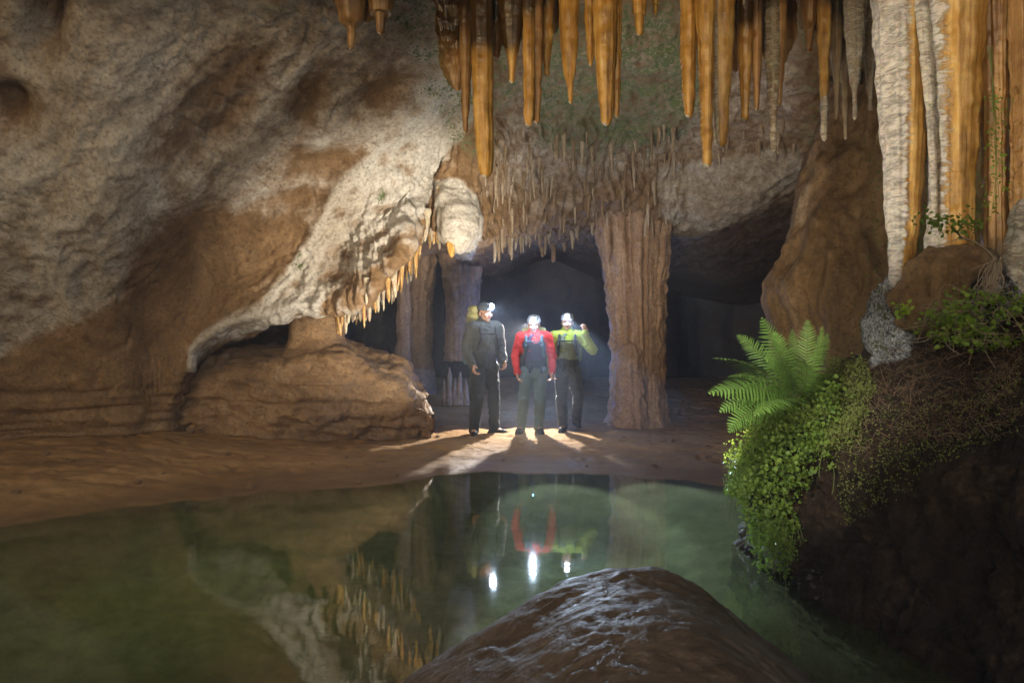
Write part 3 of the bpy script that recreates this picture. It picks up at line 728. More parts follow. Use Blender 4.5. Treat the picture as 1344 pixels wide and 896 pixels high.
mo_ = m2([(1060, 500), (1140, 470), (1230, 480), (1180, 600), (1090, 600)], 20) * .5
me = mesh_np('soil_bank', v, gridfaces(a, b), attrs={'calcite': ca_, 'moss': mo_})
tag(link('soil_bank', me, M['soil']), 'steep dark earth bank beside the pool', 'bank', kind='structure')
BV, BN, BQ = v, n, q2

# ------------------------------------------------------------------ foreground boulder
prx = np.array([-1.2, -.8, -.45, -.2, .02, .19, .33, .44, .55, .69, .915, 1.05, 1.3, 1.6])
prz = np.array([-.7, -.35, .01, .185, .315, .42, .468, .477, .462, .39, .225, .09, -.15, -.6])
bo = []
for x, z in zip(prx, prz):
    bo.append([W(x * .9 + .05, 3.15, min(z, 0) - .6), W(x * .97, 2.78, z * .7 - .15), W(x, 2.5, z), W(x + .01, 2.25, z * 1.0), W(x + .02, 1.9, z * .95), W(x + .02, 1.5, z * .8 - .05), W(x, 1.0, z * .4 - .2), W(x, .5, z * .2 - .5)])
G, _, _ = loft(bo, 0.0032); a, b = G.shape[:2]
n = gnormals(G).reshape(-1, 3); v = G.reshape(-1, 3)
if (n[:, 2]).mean() < 0: n = -n
v = v + n * (0.016 * fbm(v * 2.2, 3) + 0.005 * fbm(v * np.array([10, 16, 10]), 4) + .003 * ridged(v * 14, 3))[:, None]
tag(link('boulder', mesh_np('boulder', v, gridfaces(a, b)), M['boulder']), 'wet rounded dark boulder rising from the pool in front', 'boulder')

# ------------------------------------------------------------------ large stalactites
leftside = lambda w=.55, s=.9: (lambda th, tt: w + s * (-np.cos(th) - 0.25 * np.sin(th)) * .5)
tiplit = lambda a=.9: (lambda th, tt: sstep(.985, 1.0, tt) * a - .12 - .42 * np.cos(th) * sstep(.3, .8, tt))  # side light painted as paler calcite on left edge and tip
topshade = lambda a, b: (lambda th, tt: 1 - sstep(a, b, tt))  # shade painted into the colour of the upper part
def stal(px, tip, w0, w1, Y, mat, label, lean=0, c=None, mu=None, group='large stalactites hanging from the front of the ceiling', seed=0, flute=.16, mid=None, ptip=None):
    top = -190
    pts = [(px, top, w0 * 1.25, Y), (px, -60, w0 * 1.05, Y), (px + lean * .2, 0, w0, Y)]
    if mid: pts += [(px + lean * .5 + m[2] if len(m) > 2 else px + lean * .5, m[0], m[1], Y) for m in mid]
    else: pts += [(px + lean * .45, tip * .45, w0 * .55 + w1 * .5, Y)]
    pts += [(px + lean * .8, tip - 30, w1 * 1.0, Y), (px + lean * .95, tip - 8, w1 * .78, Y), (px + lean, tip, w1 * .62, Y)]
    add_spine('stalactite', pts, M[mat], label, 'stalactite', group, calcf=c or tiplit(), darkf=mu, seg=44, step=.012, flute=flute * .65, ff=2.4, rough=.007, rf=10, seed=seed)
g0 = 'stalactites along the front of the ceiling'
stal(630, 234, 15, 11, 4.6, 'stal', 'long blunt amber stalactite leftmost of the orange ones, with a dark brown root', 8, mu=topshade(.52, .72), seed=1, group=g0)
stal(672, 110, 19, 5, 4.6, 'stal', 'wide dark brown pointed stalactite beside the long blunt amber one', 0, mu=topshade(.75, 1.0), seed=2, group=g0)
stal(694, 167, 8, 6.5, 4.55, 'stal', 'slim brown stalactite, left half of a fused pair', 0, mu=topshade(.45, .8), seed=3, group=g0)
stal(704, 163, 9, 6, 4.6, 'stalbrown', 'slim greyish stalactite, right half of a fused pair', 0, mu=topshade(.4, .75), seed=4, group=g0)
stal(718, 102, 10, 5, 4.7, 'stal', 'short brown stalactite right of the fused slim pair', 0, mu=topshade(.5, .95), seed=5, group=g0)
stal(746, 137, 13, 3.8, 4.6, 'stal', 'amber stalactite ending in a thin nipple point', 3, mid=[(60, 11.5), (96, 8), (108, 4.6)], mu=topshade(.4, .6), seed=6, group=g0)
stal(775, 88, 8, 5, 4.65, 'stal', 'short slim amber stalactite left of the thick blunt one', 0, mu=topshade(.35, .6), seed=7, group=g0)
stal(794, 166, 16, 9.5, 4.5, 'stal', 'thick bright amber stalactite with a blunt white tip', 2, seed=8, group=g0, mu=topshade(.35, .55))
stal(809, 155, 7, 4.5, 4.52, 'stal', 'thin amber stalactite fused to the right of the thick blunt one', 0, seed=9, group=g0)
stal(839, 48, 9.5, 6, 4.6, 'stal', 'stubby amber stalactite reaching just below the top of the view', 0, seed=10, group=g0)
stal(860, 21, 5, 3, 4.7, 'stal', 'smallest amber stub right of the stubby stalactite', 0, seed=11, group=g0)
stal(904, 156, 11, 8, 4.5, 'stal', 'bright amber stalactite first of the right hand cluster', 0, c=lambda th, tt: tiplit()(th, tt) + .15, seed=12, group=g0)
stal(925, 220, 13, 6.8, 4.4, 'stal', 'longest thin amber stalactite with a rounded white tip', 4, mid=[(80, 10), (160, 7.5)], c=lambda th, tt: tiplit()(th, tt) + .12, seed=13, group=g0)
stal(947, 195, 17, 9, 4.5, 'stal', 'thick amber stalactite with a white ridge down its left side', -1, c=lambda th, tt: np.maximum(tiplit()(th, tt), sstep(.55, .95, -np.cos(th - .3)) * 1.0), seed=14, group=g0)
stal(978, 160, 10, 6, 4.6, 'stal', 'brown stalactite with an amber tip right of the white ridged one', 0, mu=topshade(.5, .85), seed=15, group=g0)
stal(993, 146, 8, 4.5, 4.6, 'stalbrown', 'narrow brown stalactite between two longer neighbours', 0, mu=topshade(.4, .9), seed=16, group=g0)
stal(1011, 200, 9, 4.2, 4.7, 'stalgrey', 'pale thin knobbly stalactite at the end of the cluster', 5, c=lambda th, tt: .5 + 0 * th, mu=topshade(.4, .65), seed=17, group=g0, mid=[(70, 9), (120, 7)])
stal(1022, 141, 10, 6, 4.75, 'stalbrown', 'dull brown stalactite behind the pale knobbly one', 0, mu=topshade(.3, .9), seed=18, group=g0)
stal(612, 176, 9, 4.5, 4.8, 'stalbrown', 'narrow dull brown stalactite left of the long blunt amber one', -1, mu=topshade(.4, .9), seed=19, group=g0)
stal(586, 60, 10, 4, 5.0, 'stalbrown', 'short dark brown stub near the mossy rock', 0, mu=topshade(.6, 1.1), seed=20, group=g0)
stal(461, 66, 22, 6, 4.9, 'stalbrown', 'wide dull brown pendant furthest from the amber stalactites', 0, mu=topshade(.5, 1.1), seed=21, group=g0)
stal(500, 46, 17, 7, 4.9, 'stalbrown', 'broad short brown pendant beside the wide dull one', 0, mu=topshade(.5, 1.1), seed=22, group=g0)
stal(652, 78, 13, 6, 4.75, 'stalbrown', 'dark brown stalactite tucked behind the wide pointed one', 0, mu=topshade(.6, 1.1), seed=23, group=g0)
stal(965, 96, 12, 5, 4.8, 'stalbrown', 'dark brown stub behind the white ridged stalactite', 0, mu=topshade(.5, 1.1), seed=24, group=g0)
stal(1081, 186, 9, 4.5, 5.0, 'stal', 'slender amber stalactite with a pale lower half, alone before the flowstone wall', 1, mid=[(60, 8), (70, 6), (140, 5.2)], c=lambda th, tt: sstep(.75, .9, tt) * .8 - .1, mu=topshade(.45, .62), seed=25, group=g0)
stal(1122, 158, 14, 3.2, 5.0, 'stalgrey', 'grey pointed stalactite left of the thick white columns', 0, mid=[(50, 12), (100, 7)], c=lambda th, tt: .5 + 0 * th, mu=topshade(.4, .7), seed=26, group=g0)
stal(1098, 158, 8, 3, 5.1, 'stalgrey', 'small grey stalactite beside the grey pointed one', 0, c=lambda th, tt: .3 + 0 * th, mu=topshade(.5, .8), seed=27, group=g0)
stal(1108, 184, 6, 2.8, 5.2, 'stalgrey', 'lower small grey stalactite hanging past the grey pointed one', 2, c=lambda th, tt: .2 + 0 * th, mu=topshade(.5, .9), seed=28, group=g0)
stal(1141, 146, 9, 4, 5.1, 'stalgrey', 'pale grey stub close to the first thick white column', 1, c=lambda th, tt: .4 + 0 * th, mu=topshade(.4, .7), seed=29, group=g0)
stal(1062, 70, 12, 5, 5.1, 'stalbrown', 'brown stub above the slender amber stalactite', 0, mu=topshade(.4, 1.1), seed=30, group=g0)

gD = 'dark flowstone curtains behind the stalactites'
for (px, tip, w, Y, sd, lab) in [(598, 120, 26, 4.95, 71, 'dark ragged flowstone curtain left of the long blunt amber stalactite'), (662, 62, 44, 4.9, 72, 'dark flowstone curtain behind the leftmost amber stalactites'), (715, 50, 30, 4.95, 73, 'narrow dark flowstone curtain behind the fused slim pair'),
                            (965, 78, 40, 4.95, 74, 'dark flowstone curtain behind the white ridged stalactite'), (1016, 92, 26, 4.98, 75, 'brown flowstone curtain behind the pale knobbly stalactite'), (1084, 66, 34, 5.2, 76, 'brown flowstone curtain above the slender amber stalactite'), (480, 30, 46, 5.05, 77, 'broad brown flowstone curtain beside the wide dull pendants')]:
    add_spine('flowstone_curtain', [(px, -190, w * 1.2, Y), (px, -40, w, Y), (px + 2, tip - 40, w * .8, Y), (px + 3, tip - 8, w * .35, Y), (px + 3, tip, w * .15, Y)], M['stalbrown'], lab, 'flowstone curtain', gD, calcf=lambda th, tt: -.2 + 0 * th, darkf=lambda th, tt: 1 - .75 * sstep(.6, 1., tt), seg=90, step=.015, flute=.40, ff=6.5, rough=.03, rf=8, seed=sd, flat=.4)

# thick columns standing on the bank
gC = 'thick amber and white columns above the bank'
def half(edge):
    return lambda th, tt: 0.46 + 0.9 * (-np.cos(th) - edge)
def thick(pts, mat, label, c, seed, mu=None, flute=.10, **k):
    add_spine('dripstone_column', pts, M[mat], label, 'column', gC, calcf=c, darkf=mu, seg=90, step=.014, flute=flute * .8, ff=2.6, rough=.010, rf=9, seed=seed, tipround=False)
thick([(1186, -190, 40, 3.9), (1185, 0, 32, 3.9), (1185, 100, 30.5, 3.9), (1186, 200, 24, 3.9), (1185, 300, 19, 3.9), (1181, 360, 12, 3.9), (1180, 400, 12, 3.9)], 'stal', 'tapering column half white crust half amber, first of the thick columns', half(.22), 41)
thick([(1158, -190, 18, 4.05), (1158, 40, 12, 4.05), (1166, 120, 9, 4.0), (1172, 200, 7, 3.98), (1174, 250, 4, 3.97)], 'stalgrey', 'white crusted rib fused along the tapering column', lambda th, tt: .75 + 0 * th, 47)
thick([(1246, -190, 52, 3.8), (1246, 0, 42, 3.8), (1248, 100, 34, 3.8), (1249, 200, 28, 3.8), (1247, 290, 25, 3.8), (1246, 318, 29, 3.8), (1245, 345, 24, 3.8), (1246, 395, 30, 3.8)], 'stal', 'thickest amber column with a white crusted strip and a knobbed foot', half(.62), 42)
thick([(1214, -190, 16, 3.75), (1209, 0, 9, 3.76), (1219, 110, 6, 3.75), (1225, 220, 4, 3.74), (1227, 300, 3, 3.74)], 'stalgrey', 'white crusted rib on the edge of the thickest amber column', lambda th, tt: .8 + 0 * th, 48)
thick([(1271, -190, 14, 3.75), (1272, 60, 10, 3.75), (1268, 200, 8, 3.74), (1262, 270, 5, 3.74)], 'stal', 'amber rib on the far edge of the thickest column', lambda th, tt: -.3 + 0 * th, 46)
thick([(1306, -190, 24, 3.75), (1306, 0, 19, 3.75), (1306, 150, 15, 3.75), (1307, 290, 14, 3.75), (1308, 360, 18, 3.75)], 'stalbrown', 'slender dull gold column draped with a leafy vine', lambda th, tt: -.1 - .3 * np.cos(th), 43, flute=.2)
thick([(1347, -190, 24, 3.6), (1347, 0, 19, 3.6), (1348, 150, 17, 3.6), (1349, 300, 18, 3.6), (1350, 380, 20, 3.6)], 'stalbrown', 'dull brown column cut by the side of the view', lambda th, tt: -.2 - .3 * np.cos(th), 44, flute=.2)
add_spine('stalagmite', [(1344, 262, 7, 3.3), (1341, 275, 12, 3.3), (1342, 315, 17, 3.3), (1335, 340, 14, 3.3), (1330, 400, 20, 3.3)], M['stalgrey'], 'pale lumpy stalagmite knob at the top of the bank', 'stalagmite', calcf=lambda th, tt: .6 + 0 * th, seg=40, step=.012, flute=.2, rough=.02, seed=45, tipround=False)
# rocks on top of the bank
def rockblob(name, c, r, mat, label, cat, seed, h=.02, R=None, attrs=None, amp=.25, kind=None):
    c = np.array(c, float); r = np.array(r, float)
    s = Sdf(c - r * 1.5, c + r * 1.5, h); s.ell(c, r, R=R)
    me, p, q = s.mesh(name, noise=lambda p: amp * r.min() * (fbm(p * (1.1 / r.min()) + seed * 5.1, 4, .55)))
    for at in ('calcite', 'moss'):
        a = me.attributes.new(at, 'FLOAT', 'POINT'); f_ = (attrs or {}).get(at); co = np.empty(len(me.vertices) * 3, np.float32); me.vertices.foreach_get('co', co); co = co.reshape(-1, 3)
        a.data.foreach_set('value', np.asarray(f_(co) if f_ else np.zeros(len(co)), np.float32))
    me.transform(Matrix.Translation((-c[0], -c[1], -c[2])))
    o = link(name, me, mat, loc=c); tag(o, label, cat, kind=kind); return o
rockblob('rock', P(1250, 392, 3.75), (.30, .28, .27), M['flow'], 'smooth brown rock at the foot of the thickest amber column', 'rock', 1)
rockblob('rock', P(1172, 432, 3.95), (.14, .16, .30), M['soil'], 'grey white crusted rock mound below the tapering column', 'rock', 2, attrs={'calcite': lambda p: .62 + 0 * p[:, 0], 'moss': lambda p: .55 * (p[:, 0] < 2.13)})
rockblob('rock', P(1310, 395, 3.35), (.10, .12, .17), M['soil'], 'small pale root covered rock under the lumpy knob', 'rock', 3, attrs={'calcite': lambda p: .45 + 0 * p[:, 0]}, h=.012)
rockblob('rock', P(1018, 730, 3.75), (.07, .08, .07), M['soil'], 'small white crusted stone at the water under the leaves', 'rock', 4, attrs={'calcite': lambda p: .7 + 0 * p[:, 0]}, h=.008)
rockblob('rock', P(1072, 772, 3.4), (.08, .08, .07), M['soil'], 'small crumbly brown stone at the edge of the bank', 'rock', 5, attrs={'calcite': lambda p: .3 + 0 * p[:, 0]}, h=.008)

# ------------------------------------------------------------------ fringe stalactites (individuals, shared shapes)
def fringe_mesh(seed, L=1.0, r=.12):
    m, seg = 14, 10
    t = np.linspace(0, 1, m); r_ = r * (1 - .72 * t ** 1.2) * np.sqrt(np.clip((1 - t) / .06, 0.01, 1))
    th = np.linspace(0, 2 * PI, seg, endpoint=False)
    bx = .06 * np.sin(t * 2.2 + seed) * t
    X = bx[:, None] + r_[:, None] * np.cos(th); Y = r_[:, None] * np.sin(th); Z = -(t[:, None] * L) + 0 * X
    v = np.stack([X, Y, Z], -1).reshape(-1, 3)
    k = 1 + .28 * fbm(np.stack([v[:, 0] * 9, v[:, 1] * 9, v[:, 2] * 5 + seed * 7], 1), 3)
    c0 = np.repeat(bx, seg); v[:, 0] = c0 + (v[:, 0] - c0) * k; v[:, 1] *= k
    v = np.vstack([v, [[bx[-1], 0, -L * 1.005]]])
    last = (m - 1) * seg + np.arange(seg)
    f = [gridfaces(m, seg, True)[:, ::-1], np.stack([last, np.roll(last, -1), np.full(seg, m * seg)], 1)[:, ::-1]]
    return mesh_np('fringe_stalactite', v, f, attrs={'calcite': np.full(len(v), .1 + .25 * (seed % 3)), 'moss': np.zeros(len(v))})
FM = [fringe_mesh(s) for s in range(10)]
for m_ in FM: m_.materials.append(M['fringe'])
FMw = [fringe_mesh(s + 50, r=.16) for s in range(6)]
M['fringeamber'] = stalactite_mat('honey calcite', (0.24, 0.13, 0.04), (0.46, 0.275, 0.10), (0.64, 0.44, 0.20), (0.74, 0.64, 0.48))
for m_ in FMw: m_.materials.append(M['fringeamber'])
flatpq = CPQ.reshape(-1, 2); flatv = CV.reshape(-1, 3)
def hang(poly, n, lmin, lmax, meshes, label, group, wmin=.8, wmax=1.3, sink=.3, cat='stalactite'):
    idx = np.nonzero((sdpoly(flatpq, poly) < 0) & (flatv[:, 1] > 4) & (flatv[:, 1] < 9.8))[0]
    pick = []; tries = 0
    while len(pick) < n and tries < 6000:
        i = idx[rng.integers(len(idx))]; tries += 1
        if all(np.linalg.norm(flatv[i] - flatv[j]) > .04 for j in pick): pick.append(i)
    for i in pick:
        L = rng.uniform(lmin, lmax)
        o = bpy.data.objects.new('stalactite', meshes[rng.integers(len(meshes))]); COL.objects.link(o)
        p = flatv[i]
        o.location = (p[0], p[1] + .03, p[2] + L * sink)
        w = rng.uniform(wmin, wmax) * (.5 * L + .10)
        o.scale = (w, w, L); o.rotation_euler = (rng.normal() * .03, rng.normal() * .03, rng.uniform(0, 6.28))
        tag(o, label, cat, group)
hang([(432, 412), (445, 395), (500, 370), (540, 320), (548, 330), (500, 392), (445, 415)], 80, .14, .46, FMw, 'small honey coloured drip stalactite on the lower edge of the white shawl', 'drip stalactites on the edge of the shawl', .55, 1.1, .40)
hang([(520, 285), (560, 240), (585, 255), (582, 300), (550, 310), (525, 320)], 22, .15, .40, FMw, 'honey stalactite between the shawl and the white lobe', 'honey stalactites beside the white lobe', .9, 1.3, .4)
hang([(640, 290), (720, 280), (800, 268), (890, 260), (895, 300), (800, 290), (715, 308), (650, 318)], 60, .12, .42, FM, 'thin brown stalactite in the fringe along the ceiling lip', 'thin stalactites along the ceiling lip', .7, 1.3, .25)
hang([(630, 190), (740, 165), (830, 150), (900, 165), (900, 240), (800, 262), (700, 278), (630, 270)], 95, .14, .42, FM, 'thin brown stalactite on the mossy slope above the ceiling lip', 'thin stalactites on the mossy ceiling slope', .6, 1.15, .2)
hang([(900, 165), (1050, 150), (1060, 190), (1000, 200), (905, 205)], 16, .10, .30, FM, 'short thin stalactite on the grey ceiling right of the column', 'thin stalactites on the grey ceiling', .8, 1.2, .2)
hang([(1080, 40), (1160, 40), (1160, 190), (1100, 200), (1080, 150)], 22, .15, .42, FM, 'thin grey stalactite on the mossy ceiling above the flowstone wall', 'thin stalactites above the flowstone wall', .9, 1.3, .2)
add_spine('stalactite', [(584, 288, 6, 7.6), (588, 306, 6, 7.55), (592, 325, 4.5, 7.55), (593, 338, 3, 7.55)], M['stal'], 'bright orange drip stalactite tucked against the white lobe', 'stalactite', seg=24, step=.012, flute=.2, seed=60)
for (px, y0, y1, w) in [(726, 300, 345, 6), (741, 300, 330, 5), (712, 300, 338, 4.5), (803, 300, 330, 5)]:
    add_spine('stalactite', [(px, y0 - 20, w * 1.5, 10.2), (px, y0, w, 10.2), (px, y1, w * .4, 10.2)], M['column'], 'dim brown stalactite hanging inside the chamber mouth above the cavers', 'stalactite', 'dim stalactites above the cavers', seg=18, step=.02, flute=.2, seed=px)

# loose stones on the floor and the bank
def stone_mesh(seed):
    s = Sdf((-1.4,) * 3, (1.4,) * 3, .14); r_ = np.random.default_rng(seed); s.ell((0, 0, 0), (1, r_.uniform(.6, .9), r_.uniform(.4, .65)))
    me, p_, q_ = s.mesh('stone', noise=lambda p: .28 * fbm(p * 1.1 + seed * 9, 3) - .10 * np.abs(perlin(p * 2 + seed)))
    for at in ('calcite', 'moss'): me.attributes.new(at, 'FLOAT', 'POINT')
    me.materials.append(M['ledge']); return me
SM = [stone_mesh(k) for k in range(6)]
SD = [m_.copy() for m_ in SM]
for m_ in SD: m_.materials[0] = M['soil']
def stone(x, y, z, r, label, group, k):
    o = bpy.data.objects.new('stone', (SD if 'bank' in label else SM)[k % 6]); COL.objects.link(o); o.location = (x, y, z); o.scale = (r,) * 3; o.rotation_euler = (rng.normal() * .2, rng.normal() * .2, rng.uniform(0, 6.28))
    tag(o, label, 'stone', group)
for k, (px, py, r) in enumerate([(60, 600, .05), (95, 610, .03), (180, 640, .045), (215, 628, .025), (300, 600, .03), (330, 640, .05), (352, 646, .03), (410, 612, .022), (455, 600, .03), (470, 634, .04), (520, 625, .03), (250, 575, .05), (285, 572, .07), (300, 566, .04), (505, 560, .06), (560, 562, .05), (575, 572, .03),
                               (820, 575, .04), (880, 580, .06), (900, 566, .05), (780, 572, .03), (930, 600, .05), (860, 612, .03), (20, 650, .04), (130, 588, .035), (388, 585, .02), (660, 605, .03), (770, 612, .025)]):
    y = CAMZ * F / max(py - 448, 20); 
    for _ in range(4): y = (CAMZ - gzat((px - 672) / F * y, y)) * F / (py - 448)
    x = (px - 672) / F * y
    stone(x, y, gzat(x, y) + r * .12, r, 'small brown stone lying loose on the sandy cave floor', 'loose stones on the sandy floor', k)
_bi = np.nonzero((sdpoly(BQ, [(1060, 620), (1150, 600), (1300, 560), (1344, 600), (1344, 860), (1250, 880), (1110, 800), (1050, 740)]) < 0) & (BV[:, 1] > 2))[0]
for k in range(26):
    i = _bi[rng.integers(len(_bi))]; r = rng.uniform(.014, .04)
    stone(*(BV[i] + BN[i] * r * .2), r, 'dark stone stuck in the earth of the dark bank', 'stones stuck in the dark bank', k)
# ------------------------------------------------------------------ plants
def unit(a): return a / (np.linalg.norm(a, axis=-1, keepdims=True) + 1e-9)
def leaves_mesh(name, pts, nrm, smin, smax, aspect=.62, droop=.3):
    n = len(pts)
    nrm = unit(nrm); t = rng.normal(size=(n, 3)); t[:, 2] -= droop
    t = unit(t - (t * nrm).sum(1)[:, None] * nrm); b = np.cross(nrm, t)
    s = rng.uniform(smin, smax, n)[:, None]; w = s * aspect * rng.uniform(.8, 1.2, (n, 1)) * .5
    fold = rng.uniform(.1, .45, (n, 1)) * w
    V = np.stack([pts, pts + .3 * s * t + w * b + fold * nrm, pts + .72 * s * t + .8 * w * b + fold * .8 * nrm, pts + s * t - .12 * s * nrm,
                  pts + .72 * s * t - .8 * w * b + fold * .8 * nrm, pts + .3 * s * t - w * b + fold * nrm], 1).reshape(-1, 3)
    i = np.arange(n)[:, None] * 6
    f = np.concatenate([i + np.array([[0, 1, 2, 3]]), i + np.array([[0, 3, 4, 5]])])
    return mesh_np(name, V, f)
def tubes_mesh(name, lines, radii, seg=5):
    vs, fs, k = [], [], 0
    th = np.linspace(0, 2 * PI, seg, endpoint=False)
    for L, r in zip(lines, radii):
        L = np.asarray(L, float); m = len(L)
        T = unit(np.gradient(L, axis=0)); ref = np.where(np.abs(T[:, 2:3]) > .9, W(1, 0, 0), W(0, 0, 1))
        A = unit(np.cross(T, ref)); B = np.cross(T, A)
        rr = (np.linspace(r[0], r[1], m) if isinstance(r, (tuple, list)) else np.full(m, r))[:, None, None]
        v = L[:, None] + rr * (A[:, None] * np.cos(th)[None, :, None] + B[:, None] * np.sin(th)[None, :, None])
        vs.append(v.reshape(-1, 3)); fs.append(gridfaces(m, seg, True) + k); k += m * seg
    return mesh_np(name, np.concatenate(vs), np.concatenate(fs))
def curve(a, b, c, n=10):
    t = np.linspace(0, 1, n)[:, None]
    return (1 - t) ** 2 * a + 2 * t * (1 - t) * b + t * t * c
def local(me, org): me.transform(Matrix.Translation((-org[0], -org[1], -org[2]))); return me

# fern
fb = P(1046, 528, 3.72)
fern = empty('fern', fb, 'bright green fern fanning out over the pool from the bank', 'fern')
def frond(tip, lift, Lw, nrm, base=None, n=24):
    base = fb if base is None else base
    ctrl = (base + tip) / 2 + lift
    R = curve(base, ctrl, tip, 40); T = unit(np.gradient(R, axis=0)); L = np.linalg.norm(np.diff(R, axis=0), axis=1).sum()
    vs, fs, k = [], [], 0
    for i in range(n):
        t = .14 + .85 * i / (n - 1)
        idx = t * 39; i0 = int(idx); fr = idx - i0
        p = R[i0] * (1 - fr) + R[min(39, i0 + 1)] * fr; tg = T[i0]
        nn = unit(nrm - (nrm @ tg) * tg); sd = np.cross(tg, nn)
        ln = Lw * L * (1 - t) ** .75 * min(1, .35 + 2.6 * (t - .1)) + .004
        for sgn in (-1, 1):
            d = unit(sd * sgn * .88 + tg * .45 + rng.normal(size=3) * .05); wd = np.cross(nn, d)
            m = 12; u = np.linspace(0, 1, m)
            hw = L * .85 / n * .36 * (1 - u ** 1.6) ** .8 * np.where(np.arange(m) % 2 == 0, 1.0, .62); hw[-1] = 0.0004
            c = p + (u * ln)[:, None] * d - (.22 * ln * u * u)[:, None] * nn * rng.uniform(.3, 1.1)
            a = c + hw[:, None] * wd + .15 * hw[:, None] * nn; b = c - hw[:, None] * wd + .15 * hw[:, None] * nn
            vs.append(np.stack([a, c, b], 1).reshape(-1, 3))
            fs.append(gridfaces(m, 3) + k); k += m * 3
    me = mesh_np('frond', np.concatenate(vs), np.concatenate(fs))
    o = link('frond', local(me, fb), M['fern'], fern)
    st = link('stalk', local(tubes_mesh('stalk', [R], [(.0035, .001)]), fb), M['stem'], o)
up = W(0, -.1, .10)
nf = unit(W(-.15, -.8, .6))
for (px, py, Y, lift, Lw) in [(935, 470, 3.45, W(0, -.05, .13), .30), (930, 516, 3.4, W(0, -.08, .10), .30), (957, 567, 3.4, W(-.12, -.1, .10), .28), (1000, 417, 3.6, W(-.02, -.05, .03), .36), (1079, 429, 3.65, W(.02, -.05, .02), .24),
                            (1086, 438, 3.85, W(.06, 0, .05), .2), (968, 440, 3.9, W(-.02, .05, .12), .26), (1040, 432, 3.9, W(0, 0, .02), .26), (990, 545, 3.3, W(0, -.12, .1), .3), (955, 495, 3.75, W(0, .1, .12), .26), (1016, 436, 3.5, W(-.03, -.1, .06), .33), (1060, 420, 3.7, W(.02, -.05, .05), .3), (945, 540, 3.45, W(-.06, -.1, .12), .28), (1005, 470, 3.3, W(-.02, -.15, .1), .33), (985, 455, 3.6, W(-.04, -.1, .1), .3), (1050, 470, 3.3, W(.02, -.15, .08), .3)]:
    frond(P(px, py, Y), lift, Lw, nf + rng.normal(size=3) * .4)

def scatter(poly, n, V=None, Nm=None, Q=None, ymax=9, off=(0, .1)):
    V = BV if V is None else V; Nm = BN if Nm is None else Nm; Q = BQ if Q is None else Q
    vis = (Nm * (CAM - V)).sum(1) > -.3
    idx = np.nonzero((sdpoly(Q, poly) < 0) & vis & (V[:, 1] > 1.5) & (V[:, 1] < ymax))[0]
    i = idx[rng.integers(len(idx), size=n)]
    return V[i] + Nm[i] * rng.uniform(off[0], off[1], (n, 1)) + rng.normal(size=(n, 3)) * .012, Nm[i]
CP = [(958, 600), (978, 560), (1000, 520), (1030, 496), (1090, 500), (1112, 525), (1095, 600), (1055, 650), (1048, 700), (1030, 745), (1004, 735), (990, 690), (980, 650), (962, 640)]
org = P(1020, 560, 3.75)
cpl = empty('creeping_plant', org, 'leafy bright green creeper hanging from the bank to the water below the fern', 'plant')
# clumps
pts, nr = scatter(CP, 520, off=(.0, .16))
cl = np.repeat(np.arange(520), 17)
pp = pts[cl] + rng.normal(size=(len(cl), 3)) * np.array([.028, .028, .035]) * rng.uniform(.6, 1.4, (len(cl), 1))
nn = unit(nr[cl] * .5 + W(-.25, -.7, .55) + rng.normal(size=(len(cl), 3)) * .55)
keep = (sdpoly(proj(pp), CP) < 9) & (pp[:, 2] > .015)
link('leaves', local(leaves_mesh('leaves', pp[keep], nn[keep], .009, .027, .9), org), M['leaf'], cpl)
c2 = np.repeat(np.arange(520), 9); p2_ = pts[c2] + rng.normal(size=(len(c2), 3)) * np.array([.04, .03, .05]); k2 = (sdpoly(proj(p2_), CP) < 16) & (p2_[:, 2] > .012)
link('leaves', local(leaves_mesh('leaves', p2_[k2], unit(nr[c2][k2] * .5 + W(-.2, -.6, .4) + rng.normal(size=(k2.sum(), 3)) * .7), .006, .015, .5), org), M['ivy'], cpl)
st_, lp_ = [], []
for i in range(46):
    x_ = rng.uniform(975, 1052); y_ = np.interp(x_, [975, 1000, 1030, 1052], [640, 700, 715, 690]) + rng.normal() * 25
    a = P(x_, y_, 3.62); c = a + W(rng.normal() * .03, -rng.uniform(.0, .08), -rng.uniform(.08, .22)); c[2] = max(c[2], .012); L = curve(a, (a + c) / 2 + rng.normal(size=3) * .025, c, 10)
    st_.append(L); lp_.append(L[rng.integers(2, 10, 12)] + rng.normal(size=(12, 3)) * .010)
lp_ = np.concatenate(lp_); lp_ = lp_[lp_[:, 2] > .01]
link('trailing_leaves', local(leaves_mesh('trailing_leaves', lp_, unit(W(-.2, -.7, .5) + rng.normal(size=lp_.shape) * .5), .008, .02, .8), org), M['leaf'], cpl)
lines = list(st_)
for i in range(60):
    a = pts[rng.integers(len(pts))]; c = a + W(rng.normal() * .03, rng.normal() * .04, -rng.uniform(.06, .25)); c[2] = max(c[2], .01)
    lines.append(curve(a, (a + c) / 2 + rng.normal(size=3) * .03, c, 8))
link('stem', local(tubes_mesh('stem', lines, [.0018] * len(lines), 4), org), M['stem'], cpl)['kind'] = 'stuff'

# moss cushions (uncountable)
pts, nr = scatter([(1040, 505), (1075, 480), (1140, 478), (1150, 520), (1130, 580), (1085, 600), (1050, 560)], 15000, off=(.0, .07))
tag(link('moss', leaves_mesh('moss', pts, nr + rng.normal(size=pts.shape) * .6, .007, .019, .5), M['moss']), 'olive moss covering the bank beside the fern', 'moss', kind='stuff')
pts, nr = scatter([(1100, 560), (1230, 520), (1344, 470), (1344, 560), (1200, 640), (1110, 690)], 3500, off=(.0, .03))
tag(link('moss', leaves_mesh('moss', pts, nr + rng.normal(size=pts.shape) * .6, .006, .014, .5), M['moss']), 'thin dark moss scattered down the dark bank', 'moss', kind='stuff')

